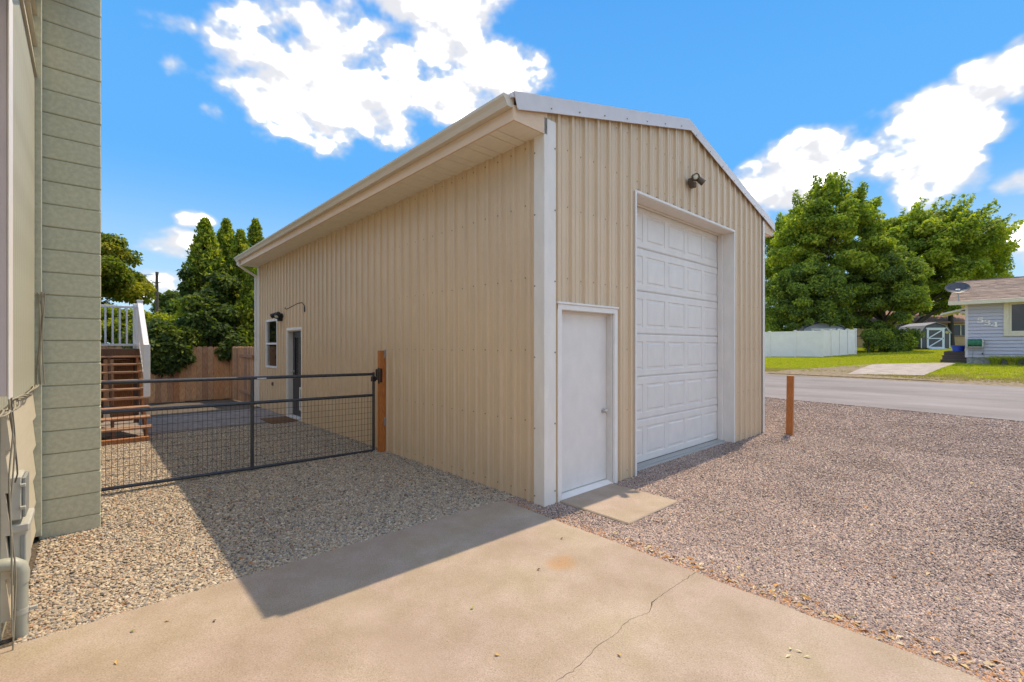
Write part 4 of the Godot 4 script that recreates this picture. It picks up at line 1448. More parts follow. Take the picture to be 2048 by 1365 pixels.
	dm.lathe([Vector2(0.420, 0.116), Vector2(0.395, 0.105), Vector2(0.30, 0.062), Vector2(0.0, 0.012)], Transform3D(db.scaled_local(Vector3(1.0, 1.0, 0.78)), Vector3(-0.04, 0.55, -0.02)), 28)
	add(dm, "reflector", M.dish, dt)
	# hose reel
	var hr := thing("hose_reel", "wall mounted hose reel wound with green garden hose", "hose reel", xf * Vector3(0.30, 0.98, 0.02), deg_to_rad(-90.0))
	m = MB.new()
	for x in [-0.27, 0.23]:
		m.box(Vector3(x, -0.22, 0.0), Vector3(x + 0.05, 0.16, 0.24), 0.02)
	m.box(Vector3(-0.27, -0.22, 0.0), Vector3(0.28, -0.18, 0.20), 0.008)
	m.box(Vector3(-0.27, 0.14, 0.0), Vector3(0.28, 0.165, 0.10), 0.008)
	add(m, "bracket", M.boxgrey, hr)
	m = MB.new()
	for k in 11:
		var ring := []
		for a in 15:
			ring.append(Vector3(-0.205 + k * 0.04 + a * 0.003, cos(a * TAU / 14) * 0.125 - 0.02, 0.14 + sin(a * TAU / 14) * 0.10))
		m.tube(ring, 0.019, 6, false)
	add(m, "hose_coil", M.hose, hr)
	m = MB.new()
	m.tube([Vector3(0.26, 0.0, 0.14), Vector3(0.33, 0.0, 0.14)], 0.03, 8)
	add(m, "crank", M.boxdark, hr)
	for q in [[[-0.05, -0.15, 0.2], [-0.06, -0.5, 0.14], [-0.10, -0.8, 0.12], [-0.25, -1.0, 0.25], [-0.32, -1.02, 0.4]], [[0.28, -0.1, 0.14], [0.27, -0.45, 0.10], [0.30, -0.7, 0.12], [0.42, -0.82, 0.10]]]:
		m = MB.new()
		var cv := Curve3D.new()
		for p in q:
			cv.add_point(Vector3(p[0], p[1], p[2]), Vector3(0, 0.1, 0), Vector3(0, -0.1, 0))
		m.tube(Array(cv.tessellate_even_length(4, 0.06)), 0.016, 7)
		add(m, "hose_end", M.boxdark, hr)
	# wooden steps beside the house
	var st := thing("porch_steps", "weathered brown wooden steps at left corner of blue house", "steps", xf * Vector3(-0.02, 0.0, -0.75), deg_to_rad(-90.0))
	for k in 4:
		m = MB.new()
		m.box(Vector3(-0.95 + k * 0.05, -0.25 if k == 0 else k * 0.19 - 0.19 + 0.001, 0.0 - k * 0.16), Vector3(0.0, k * 0.19 - 0.012 - 0.0, -1.6), 0.006)
		add(m, "riser_board", M.greywood, st)
		m = MB.new()
		m.box(Vector3(-0.97 + k * 0.05, k * 0.19 - 0.011, 0.02 - k * 0.16), Vector3(0.0, k * 0.19, -1.6), 0.004)
		add(m, "tread", M.stairwood[1], st)
	var rg := MB.new()
	rg.box(Vector3(-0.70, 0.571, -0.85), Vector3(0.0, 0.60, -1.5), 0.012)
	tag(add(rg, "folded_rug", M.cloth), "pale green rug lying on the porch steps", "rug")
	(get_child(get_child_count() - 1) as Node3D).transform = st.transform
	rg = MB.new()
	rg.lathe([Vector2(0.0, 0.0), Vector2(0.20, 0.0), Vector2(0.25, 0.24), Vector2(0.28, 0.25), Vector2(0.28, 0.27), Vector2(0.24, 0.265)], Transform3D(), 18)
	rg.lathe([Vector2(0.24, 0.265), Vector2(0.19, 0.02), Vector2(0.0, 0.02)], Transform3D(), 18)
	tag(add(rg, "blue_tub", M.tubblue), "bright blue tub standing on the porch steps", "tub")
	(get_child(get_child_count() - 1) as Node3D).position = st.transform * Vector3(-0.30, 0.571, -0.62)
	# daylilies along the foundation
	var lily := [Color(0.50, 0.52, 0.06), Color(0.62, 0.58, 0.10), Color(0.30, 0.38, 0.06), Color(0.66, 0.54, 0.20)]
	for k in 4:
		var p := xf * Vector3(0.95 + k * 0.5, 0.0, 0.50 + 0.12 * sin(k * 2.1))
		p.y = gh(p.x, p.z)
		var lm := MB.new()
		var clump := []
		for i in 150:
			var a := rng.randf() * TAU
			var L := rng.randf_range(0.45, 0.80)
			var o := Vector3(cos(a), 0, sin(a))
			var b0 := o * rng.randf_range(0.02, 0.16)
			var c0: Color = lily[rng.randi() % 4]
			var w := o.cross(Vector3.UP) * 0.016
			var pr := b0
			for s in 4:
				var u := (s + 1) / 4.0
				var nx := b0 + o * L * (0.75 * u * u + 0.1 * u) + Vector3(0, L * (1.35 * u - 0.85 * u * u), 0)
				lm.col = c0
				lm.quad(pr - w * (1.0 - s * 0.22), pr + w * (1.0 - s * 0.22), nx + w * (0.8 - s * 0.25), nx - w * (0.8 - s * 0.25), Vector3.UP)
				pr = nx
		var o2 := add(lm, "daylily_clump", M.leaf)
		o2.position = p
		tag(o2, ["daylily clump nearest the hose reel at blue house foundation", "second daylily clump from the hose reel along foundation", "third daylily clump from the hose reel under the window", "fourth daylily clump from the hose reel beyond the window"][k], "plant", "daylilies along the foundation")

func make_right_yard() -> void:
	# white vinyl privacy fence: two runs meeting at a corner
	var t := thing("vinyl_fence", "white vinyl privacy fence with capped posts across the road", "fence")
	var C := Vector3(33.24, 0, -5.61)
	var runs := [[C, Vector3(32.68, 0, -8.97), 2.15, 5], [C, Vector3(37.58, 0, -4.62), 4.0, 4]]
	for r in runs:
		var a: Vector3 = r[0]
		var d: Vector3 = (r[1] - a) / r[2]
		var L := d.length()
		d = d.normalized()
		for k in r[3] + 1:
			if k == 0 and r != runs[0]:
				continue
			var p: Vector3 = a + d * L * k
			p.y = gh(p.x, p.z) - 0.03
			var m := MB.new()
			var bt := Transform3D(Basis(d, Vector3.UP, d.cross(Vector3.UP)), p)
			m.boxc(bt * Transform3D(Basis(), Vector3(0, 0.93, 0)), Vector3(0.065, 0.93, 0.065), 0.008)
			add(m, "post", M.vinyl, t)
			m = MB.new()
			m.boxc(bt * Transform3D(Basis(), Vector3(0, 1.875, 0)), Vector3(0.10, 0.02, 0.10), 0.006)
			m.boxc(bt * Transform3D(Basis(), Vector3(0, 1.905, 0)), Vector3(0.05, 0.016, 0.05), 0.012)
			add(m, "post_cap", M.vinyl, t)
		for k in r[3]:
			var p: Vector3 = a + d * L * (k + 0.5)
			p.y = gh(p.x, p.z)
			var bt := Transform3D(Basis(d, Vector3.UP, d.cross(Vector3.UP)), p)
			var hw := L * 0.5 - 0.064
			var nb := int(round(hw * 2 / 0.28))
			for i in nb:
				var m := MB.new()
				var w := hw * 2.0 / nb
				m.boxc(bt * Transform3D(Basis(), Vector3(-hw + (i + 0.5) * w, 0.93, 0)), Vector3(w * 0.5 - 0.001, 0.80, 0.018), 0.004)
				add(m, "board", M.vinyl, t)
			for y in [0.10, 1.76]:
				var m := MB.new()
				m.boxc(bt * Transform3D(Basis(), Vector3(0, y, 0)), Vector3(hw, 0.06, 0.03), 0.006)
				add(m, "rail", M.vinyl, t)
	# shed behind the white fence: only its roof shows
	var g := thing("garden_shed", "grey gambrel roofed shed showing above the white vinyl fence", "shed", Vector3(38.0, gh(38.0, -6.7) + 0.12, -6.7), deg_to_rad(-62))
	var gam := PackedVector2Array([Vector2(-1.45, 1.55), Vector2(-1.30, 1.95), Vector2(-0.65, 2.25), Vector2(0, 2.38), Vector2(0.65, 2.25), Vector2(1.30, 1.95), Vector2(1.45, 1.55)])
	var wl := PackedVector2Array([Vector2(-1.30, 0.0), Vector2(-1.30, 1.86), Vector2(-0.65, 2.16), Vector2(0, 2.30), Vector2(0.65, 2.16), Vector2(1.30, 1.86), Vector2(1.30, 0.0)])
	var m2 := MB.new()
	m2.prism(wl, 0.0, -2.6)
	add(m2, "wall", M.shedlight, g)
	for i in gam.size() - 1:
		m2 = MB.new()
		var a := gam[i]
		var b := gam[i + 1]
		m2.prism(PackedVector2Array([a, b, b + Vector2(0, 0.035), a + Vector2(0, 0.035)]), 0.12, -2.75)
		add(m2, "roof_facet", M.slateroof, g)
	m2 = MB.new()
	m2.box(Vector3(-0.80, 1.72, 0.001), Vector3(0.80, 1.86, 0.05), 0.004)
	m2.box(Vector3(-0.75, 0.0, 0.001), Vector3(-0.62, 1.719, 0.04), 0.004)
	m2.box(Vector3(0.62, 0.0, 0.001), Vector3(0.75, 1.719, 0.04), 0.004)
	m2.box(Vector3(-0.55, 1.64, 0.001), Vector3(0.55, 1.66, 0.02))
	add(m2, "door_trim", M.white, g)
	m2 = MB.new()
	m2.box(Vector3(-0.619, 0.05, 0.0005), Vector3(0.619, 1.60, 0.02))
	add(m2, "door", M.shedgrey, g)
	# barn style shed on the far lawn
	var s := thing("barn_shed", "dark grey barn shed with white Z braced door and ramp", "shed", Vector3(47.6, gh(47.6, -1.2), -1.2), deg_to_rad(-47))
	var bw := 1.12
	wl = PackedVector2Array([Vector2(-bw, 0.08), Vector2(-bw, 1.35), Vector2(-0.78, 1.86), Vector2(0, 2.12), Vector2(0.78, 1.86), Vector2(bw, 1.35), Vector2(bw, 0.08)])
	m2 = MB.new()
	m2.prism(wl, 0.0, -2.6)
	add(m2, "wall", M.shedgrey, s)
	gam = PackedVector2Array([Vector2(-bw - 0.10, 1.28), Vector2(-0.80, 1.90), Vector2(0, 2.17), Vector2(0.80, 1.90), Vector2(bw + 0.10, 1.28)])
	for i in 4:
		m2 = MB.new()
		m2.prism(PackedVector2Array([gam[i], gam[i + 1], gam[i + 1] + Vector2(0, 0.04), gam[i] + Vector2(0, 0.04)]), 0.08, -2.7)
		add(m2, "roof_facet", M.slateroof, s)
	m2 = MB.new()
	for x in [-bw, bw - 0.07]:
		m2.box(Vector3(x, 0.08, 0.001), Vector3(x + 0.07, 1.33, 0.025), 0.003)
	m2.bar(Vector3(bw + 0.03, 1.34, 0.02), Vector3(0.78, 1.84, 0.02), 0.05, 0.03, Vector3(1, 0, 0))
	m2.box(Vector3(bw + 0.001, 0.08, 0.0), Vector3(bw + 0.02, 1.33, -0.12))
	add(m2, "corner_board", M.palewhite, s)
	var dr := Node3D.new()
	dr.name = "shed_door"
	s.add_child(dr)
	m2 = MB.new()
	m2.box(Vector3(-0.74, 1.66, 0.001), Vector3(0.74, 1.76, 0.05), 0.004)
	m2.box(Vector3(-0.68, 0.12, 0.001), Vector3(-0.52, 1.66, 0.04), 0.004)
	m2.box(Vector3(0.50, 0.12, 0.001), Vector3(0.68, 1.66, 0.04), 0.004)
	m2.box(Vector3(-0.519, 1.56, 0.001), Vector3(0.499, 1.66, 0.038), 0.004)
	m2.box(Vector3(-0.519, 0.12, 0.001), Vector3(0.499, 0.19, 0.038), 0.004)
	m2.box(Vector3(-0.519, 0.84, 0.001), Vector3(0.499, 0.92, 0.038), 0.004)
	m2.bar(Vector3(-0.50, 0.93, 0.018), Vector3(0.48, 1.55, 0.018), 0.08, 0.034, Vector3(0, 1, 0), 0.003)
	m2.bar(Vector3(-0.50, 0.20, 0.018), Vector3(0.48, 0.83, 0.018), 0.08, 0.034, Vector3(0, 1, 0), 0.003)
	add(m2, "door_brace", M.palewhite, dr)
	m2 = MB.new()
	m2.tube([Vector3(0.58, 0.82, 0.04), Vector3(0.58, 0.94, 0.07)], 0.015, 6)
	m2.box(Vector3(-0.64, 0.85, 0.04), Vector3(-0.60, 0.91, 0.055))
	add(m2, "latch", M.black, dr)
	m2 = MB.new()
	m2.prism(PackedVector2Array([Vector2(0.05, 0.12), Vector2(0.05, 0.04), Vector2(0.62, -0.06), Vector2(0.62, -0.02)]), -0.66, 0.62, Transform3D(Basis(Vector3(0, 0, 1), Vector3(0, 1, 0), Vector3(1, 0, 0)), Vector3.ZERO))
	add(m2, "ramp", M.palewhite, s)
	m2 = MB.new()
	m2.lathe([Vector2(0.0, 0.0), Vector2(0.14, 0.0), Vector2(0.14, 0.02), Vector2(0.0, 0.03)], Transform3D(Basis(Vector3(1, 0, 0), Vector3(0, 0, 1), Vector3(0, -1, 0)).scaled_local(Vector3(1, 1, 0.8)), Vector3(0.88, 1.38, 0.001)), 16)
	add(m2, "round_plaque", mat(lin(0.42, 0.36, 0.16), 0.6), s)
	# tan house far behind
	var h := thing("tan_house", "low tan house with reddish brown roof behind the barn shed", "house", Vector3(66.0, gh(66.0, -2.5), -2.5), deg_to_rad(-47))
	m2 = MB.new()
	m2.box(Vector3(-10.0, -0.3, 0.0), Vector3(12.0, 2.55, -7.0))
	add(m2, "wall", M.tanwall, h)
	m2 = MB.new()
	m2.prism(PackedVector2Array([Vector2(0.7, 2.45), Vector2(-3.5, 4.1), Vector2(-7.7, 2.45), Vector2(-7.7, 2.6), Vector2(-3.5, 4.25), Vector2(0.7, 2.6)]), -10.6, 12.6, Transform3D(Basis(Vector3(0, 0, 1), Vector3(0, 1, 0), Vector3(1, 0, 0)), Vector3.ZERO))
	add(m2, "roof", M.tanroof, h)
	m2 = MB.new()
	m2.box(Vector3(-10.0, 0.95, 0.0), Vector3(12.0, 1.08, 0.05))
	m2.box(Vector3(-10.6, 2.42, 0.70), Vector3(12.6, 2.62, 0.75))
	add(m2, "band_board", M.stairwood[1], h)
	for x in [-4.6, 1.35]:
		var wn := Node3D.new()
		wn.name = "window"
		h.add_child(wn, true)
		m2 = MB.new()
		for q in [[0, 0.10], [0.75, 0.87], [1.52, 1.62]]:
			m2.box(Vector3(x + q[0], 1.10, 0.0), Vector3(x + q[1], 2.25, 0.06))
		m2.box(Vector3(x, 2.25, 0.0), Vector3(x + 1.62, 2.35, 0.06))
		add(m2, "frame", M.cream, wn)
		for q in [[0.1, 0.75], [0.87, 1.52]]:
			m2 = MB.new()
			m2.box(Vector3(x + q[0], 1.10, 0.001), Vector3(x + q[1], 2.25, 0.02))
			add(m2, "pane", mat(lin(0.05, 0.045, 0.05), 0.15), wn)

# ---------------------------------------------------------------- ground
func slab_texture() -> ImageTexture: # one tile of 5 m by 5 m: speckle, blotches and a rust stain
	var n := 1024
	var f1 := FastNoiseLite.new()
	f1.seed = 41
	f1.frequency = 0.62
	f1.fractal_octaves = 3
	var f2 := FastNoiseLite.new()
	f2.seed = 42
	f2.frequency = 0.012
	f2.fractal_octaves = 5
	f2.fractal_gain = 0.6
	var f3 := FastNoiseLite.new()
	f3.seed = 43
	f3.frequency = 0.004
	f3.fractal_octaves = 3
	var a := f1.get_seamless_image(n, n).get_data()
	var b := f2.get_seamless_image(n, n).get_data()
	var c := f3.get_seamless_image(n, n).get_data()
	var out := PackedByteArray()
	out.resize(n * n * 3)
	var k := 0
	for j in n:
		var z := float(j) / n * 5.0
		if z > 4.4:
			z -= 5.0
		for i in n:
			var x := float(i) / n * 5.0 - 5.0
			var q := j * n + i
			var s := a[q] / 255.0
			var v := 0.90 + 0.11 * (b[q] / 255.0 - 0.5) + 0.06 * (c[q] / 255.0 - 0.5)
			v *= 0.80 + 0.36 * s
			if s < 0.20:
				v *= 0.90
			var r := v
			var g := v * (0.985 + 0.03 * (c[q] / 255.0 - 0.5))
			var bl := v * (0.97 + 0.08 * (b[q] / 255.0 - 0.5))
			var dx := (x + 0.82) / 0.15
			var dz := (z - 0.98) / 0.12
			var st := clampf(0.85 - (dx * dx + dz * dz) * 0.8 + (b[q] / 255.0 - 0.5) * 1.2, 0.0, 1.0)
			if st > 0.0:
				r *= 1.0 + 0.02 * st
				g *= 1.0 - 0.09 * st
				bl *= 1.0 - 0.24 * st
			out[k] = int(clampf(r, 0, 1) * 255.0)
			out[k + 1] = int(clampf(g, 0, 1) * 255.0)
			out[k + 2] = int(clampf(bl, 0, 1) * 255.0)
			k += 3
	return ImageTexture.create_from_image(Image.create_from_data(n, n, false, Image.FORMAT_RGB8, out))

func make_ground() -> void:
	var mb := band(-400.0, 900.0, -500.0, 400.0, 18, -0.06)
	kind(add(mb, "ground", M.field), "structure")
	var A := []
	var B := []
	for i in 15:
		var z := -14.0 + i * 0.972
		A.append(Vector2(-7.0, z))
		B.append(Vector2(0.06, z))
	kind(add(sheet(A, B, 4, 0.0), "gravel_yard", M.peabase), "structure")
	A = []
	B = []
	for i in 22:
		var z := -0.405 + i * 0.5
		A.append(Vector2(-0.24, z))
		B.append(Vector2(10.15 - SKEW * z, z))
	var lot := sheet(A, B, 30, -0.004)
	A = []
	B = []
	for i in 30:
		var z := -0.404 - i * 0.8
		A.append(Vector2(5.9, z))
		B.append(Vector2(10.15 - SKEW * z, z))
	var lot2 := sheet(A, B, 14, -0.0045)
	lot.v.append_array(lot2.v)
	lot.n.append_array(lot2.n)
	lot.c.append_array(lot2.c)
	kind(add(lot, "gravel_lot", M.lotbase), "structure")
	kind(add(band(10.1, 15.3, -200.0, 160.0, 240, 0.014, 0.20, 0.25, 4), "road", M.road), "structure")
	kind(add(band(15.0, 17.6, -120.0, 100.0, 180, 0.004, 0.1, 0.5, 6), "road_verge", M.verge), "structure")
	kind(add(band(16.9, 95.0, -120.0, 100.0, 200, -0.006, 1.0, 0.0, 8), "lawn", M.lawnbase), "structure")
	# neighbour's concrete drive and the worn dirt beside it
	A = [Vector2(17.2, -0.9), Vector2(20.5, -1.15), Vector2(23.9, -1.3)]
	B = [Vector2(17.6, 1.15), Vector2(22.0, 1.25), Vector2(26.9, 1.45)]
	kind(add(sheet(A, B, 8, 0.03), "driveway", M.drive), "structure")
	A = [Vector2(16.4, -3.4), Vector2(18.6, -3.3), Vector2(20.6, -2.5), Vector2(22.6, -1.9), Vector2(23.9, -1.35)]
	B = [Vector2(15.6, 1.9), Vector2(17.3, -0.6), Vector2(20.5, -1.1), Vector2(22.4, -1.2), Vector2(23.8, -1.25)]
	kind(add(sheet(A, B, 6, 0.022), "dirt_path", M.verge), "structure")
	# patio behind the gate
	mb = MB.new()
	mb.box(Vector3(-3.9, -0.08, -7.75), Vector3(-0.02, 0.012, -9.05), 0.008)
	mb.box(Vector3(-3.9, -0.08, -9.056), Vector3(-0.02, 0.012, -10.4), 0.008)
	kind(add(mb, "patio", M.patio), "structure")
	# driveway slab in two pieces, parted by a crack
	var crack := [[-0.215, 1.734], [-0.352, 1.737], [-0.564, 1.729], [-0.735, 1.731], [-0.819, 1.736], [-0.934, 1.782], [-1.017, 1.762], [-1.097, 1.743], [-1.178, 1.749], [-1.257, 1.774], [-1.349, 1.763], [-1.48, 1.77], [-1.623, 1.793], [-1.686, 1.799], [-1.776, 1.793], [-2.2, 1.81], [-2.9, 1.80], [-3.83, 1.82], [-5.0, 1.83], [-8.0, 1.85]]
	var near := PackedVector2Array()
	var far := PackedVector2Array()
	for i in crack.size() - 1:
		var p := Vector2(crack[i][0], crack[i][1])
		var q := Vector2(crack[i + 1][0], crack[i + 1][1])
		var steps := maxi(1, int(p.distance_to(q) / 0.02)) if p.x > -2.2 else 4
		for s in steps:
			var u := p.lerp(q, float(s) / steps)
			var jit := rng.randf_range(-0.006, 0.006)
			var w := rng.randf_range(0.0008, 0.0022) * (1.9 if u.x < -0.74 and u.x > -0.86 else 1.0)
			far.append(u + Vector2(0, jit - w))
			near.append(u + Vector2(0, jit + w))
	far.append(Vector2(-8.0, 1.848))
	near.append(Vector2(-8.0, 1.852))
	far.append(Vector2(-8.0, -0.42))
	for i in 41:
		far.append(Vector2(lerpf(-4.2, -0.25, i / 40.0), -0.42 + rng.randf_range(-0.006, 0.006)))
	for i in 20:
		far.append(Vector2(-0.225 + rng.randf_range(-0.008, 0.008), lerpf(-0.36, 1.70, i / 19.0)))
	near.append(Vector2(-8.0, 7.0))
	for i in 40:
		near.append(Vector2(-0.235 + rng.randf_range(-0.008, 0.008), lerpf(7.0, 1.78, i / 39.0)))
	var down := Transform3D(Basis(Vector3(1, 0, 0), Vector3(0, 0, 1), Vector3(0, 1, 0)), Vector3.ZERO)
	var slab := Node3D.new()
	slab.name = "concrete_slab"
	add_child(slab)
	kind(slab, "structure")
	var cm: StandardMaterial3D = M.concrete.duplicate()
	cm.albedo_texture = slab_texture()
	cm.uv1_scale = Vector3(0.2, 0.2, 0.2)
	cm.normal_enabled = false
	M.slab = cm
	for pc in [far, near]:
		var m := MB.new()
		m.prism(pc, -0.10, 0.013, down)
		add(m, "slab_piece", cm, slab)
	var pad := MB.new()
	pad.box(Vector3(0.20, -0.06, 0.028), Vector3(1.135, 0.022, 0.885), 0.010)
	kind(add(pad, "door_pad", cm), "structure")

func make_gravel() -> void:
	var pm := pebble_mesh(3)
	var xf := []
	var cols := []
	var pea := [Color(0.47, 0.365, 0.245), Color(0.31, 0.275, 0.24), Color(0.60, 0.51, 0.38), Color(0.42, 0.25, 0.15), Color(0.15, 0.13, 0.115), Color(0.51, 0.42, 0.31)]
	var pw := [0.30, 0.22, 0.13, 0.08, 0.07, 0.20]
	var patch := FastNoiseLite.new()
	patch.seed = 77
	patch.frequency = 1.1
	for i in 165000:
		var z := -0.425 - pow(rng.randf(), 1.35) * 7.2
		var x := rng.randf_range(-3.80, 0.0)
		if x > -0.24 and z > -0.42:
			continue
		if x > -3.82 and x < -3.40 and z < -2.34 and z > -3.16:
			continue
		var r := rng.randf_range(0.0052, 0.0105) * (1.0 if rng.randf() < 0.93 else 1.55)
		var b := Basis.from_euler(Vector3(rng.randf_range(-0.5, 0.5), rng.randf() * TAU, rng.randf_range(-0.5, 0.5))) * Basis.from_scale(Vector3(r * rng.randf_range(0.9, 1.5), r * rng.randf_range(0.5, 0.8), r))
		xf.append(Transform3D(b, Vector3(x, r * rng.randf_range(0.05, 0.75), z)))
		var c := pick(pea, pw)
		var g := rng.randf_range(0.70, 1.14)
		cols.append(Color(c.r * g, c.g * g, c.b * g))
	kind(copies("pea_gravel", pm, xf, cols, M.stone), "stuff", "rounded tan and grey pea gravel filling the side yard", "gravel")
	var cm := pebble_mesh(9)
	var crush := [Color(0.41, 0.305, 0.255), Color(0.30, 0.225, 0.20), Color(0.53, 0.40, 0.31), Color(0.16, 0.125, 0.12), Color(0.50, 0.30, 0.18), Color(0.64, 0.52, 0.41)]
	var cw := [0.36, 0.26, 0.16, 0.11, 0.06, 0.05]
	xf = []
	cols = []
	var eye := Vector2(-3.5, 3.32)
	var tries := 0
	while xf.size() < 330000 and tries < 1200000:
		tries += 1
		var d := 2.9 + pow(rng.randf(), 1.6) * 12.5
		var a := rng.randf_range(-0.86, 0.95)
		var dir := Vector2(0.675, -0.737).rotated(a)
		var p := eye + dir * d
		if p.x < -0.225 or p.y > 7.0:
			continue
		if p.x < 6.15 and p.y < 0.01:
			if not (p.x < 0.0 and p.y > -0.40) and not (p.x > 1.69 and p.x < 4.71 and p.y > -0.10):
				continue
		if p.x > 0.195 and p.x < 1.14 and p.y < 0.885:
			continue
		var s := p.x + SKEW * p.y
		if s > 10.2 + patch.get_noise_2d(p.y, 0.0) * 0.3:
			continue
		var thin := patch.get_noise_2d(p.x * 0.55 + 40.0, p.y * 0.55)
		if thin > 0.18 and d > 3.5 and rng.randf() < (thin - 0.18) * 1.5:
			continue
		var r := rng.randf_range(0.0042, 0.0085) * (1.0 + d * 0.05)
		var b := Basis.from_euler(Vector3(rng.randf_range(-0.7, 0.7), rng.randf() * TAU, rng.randf_range(-0.7, 0.7))) * Basis.from_scale(Vector3(r * rng.randf_range(0.8, 1.5), r * rng.randf_range(0.45, 0.9), r))
		xf.append(Transform3D(b, Vector3(p.x, gh(p.x, p.y) + r * rng.randf_range(-0.15, 0.6), p.y)))
		var c := pick(crush, cw)
		if p.x < -0.03 and rng.randf() < 0.42 * (1.0 - (p.x + 0.23) / 0.2) + 0.15 * patch.get_noise_2d(p.x * 3.0, p.y * 3.0):
			c = Color(0.52, 0.27, 0.13)
		var g := rng.randf_range(0.76, 1.12) * (1.0 + 0.22 * patch.get_noise_2d(p.x * 0.7, p.y * 0.7))
		cols.append(Color(c.r * g, c.g * g, c.b * g))
	kind(copies("crushed_gravel", cm, xf, cols, M.stone), "stuff", "fine mauve brown crushed gravel covering the parking lot", "gravel")
	# dry leaves and wood chips strewn over both
	var lm := MB.new()
	lm.col = Color.WHITE
	leaf_quad(lm, Vector3(-0.5, 0, 0), Vector3.UP, Vector3(1, 0, 0), 1.0, 0.28, Color.WHITE)
	var lme := lm.mesh()
	xf = []
	cols = []
	var dry := [Color(0.55, 0.28, 0.08), Color(0.60, 0.45, 0.22), Color(0.42, 0.20, 0.07), Color(0.56, 0.42, 0.24), Color(0.66, 0.52, 0.34)]
	for i in 620:
		var p := Vector2(rng.randf_range(-3.7, -0.1), -0.5 - pow(rng.randf(), 1.3) * 6.5)
		if i > 130:
			var d := 3.0 + pow(rng.randf(), 1.5) * 8.0
			p = eye + Vector2(0.675, -0.737).rotated(rng.randf_range(-0.1, 0.85)) * d
			if i > 430:
				p = Vector2(-0.17 + absf(rng.randfn(0.0, 0.10)), rng.randf_range(0.6, 4.0))
			if p.x < -0.2 or p.y < 0.9:
				continue
		var L := rng.randf_range(0.02, 0.06) * 1.3
		var b := Basis.from_euler(Vector3(rng.randf_range(-0.4, 0.4), rng.randf() * TAU, rng.randf_range(-0.4, 0.4))) * Basis.from_scale(Vector3(L, L, L * rng.randf_range(0.3, 1.0)))
		xf.append(Transform3D(b, Vector3(p.x, gh(p.x, p.y) + 0.012, p.y)))
		cols.append(dry[rng.randi() % 5])
	kind(copies("leaf_litter", lme, xf, cols, M.litter), "stuff", "dry leaf scraps and wood chips strewn over the gravel", "leaf litter")
	# single leaves and seeds lying on the concrete
	var spots := [[-1.72, 1.01, 0], [-1.89, 1.45, 1], [-1.41, 1.89, 1], [-2.94, 0.07, 2], [-3.15, -0.12, 1], [-3.39, 0.16, 1], [-3.31, -0.13, 0], [-0.68, 2.49, 3], [-0.67, 2.53, 3], [-0.69, 2.57, 3], [-0.76, 2.50, 3], [-0.51, 0.69, 2], [-1.05, 0.94, 2]]
	var lc := [Color(0.30, 0.36, 0.06), Color(0.55, 0.36, 0.12), Color(0.10, 0.05, 0.03), Color(0.62, 0.55, 0.34)]
	var wh := ["green leaf on slab midway between shadow and bottom edge", "orange leaf on slab left of the crack near bottom edge", "yellow leaf on slab close beside the crack end", "dark curled leaf on slab just left of shadow tip", "orange leaf on slab between pea gravel and shadow tip", "orange leaf on slab nearest the bottom left corner", "green leaf on slab nearest the beige pipe", "straw coloured seed pod, farthest of the cluster on slab", "straw coloured seed pod in middle of the cluster on slab", "straw coloured seed pod nearest the camera in the cluster", "straw coloured seed pod leftmost of the cluster on slab", "small dark leaf scrap on slab just above rust stain", "small dark leaf scrap on slab left of rust stain"]
	var wi := 0
	for s in spots:
		var m := MB.new()
		var L := 0.034 if s[2] != 3 else 0.045
		leaf_quad(m, Vector3(-L * 0.5, 0.010, 0), Vector3(0.1, 1, 0.05).normalized(), Vector3(1, 0, 0), L, L * (0.26 if s[2] != 3 else 0.13), lc[s[2]])
		var o := add(m, "fallen_leaf", M.litter)
		o.position = Vector3(s[0], 0.014, s[1])
		o.rotation.y = rng.randf() * TAU
		tag(o, wh[wi], "leaf", "leaves and pods on the slab")
		wi += 1

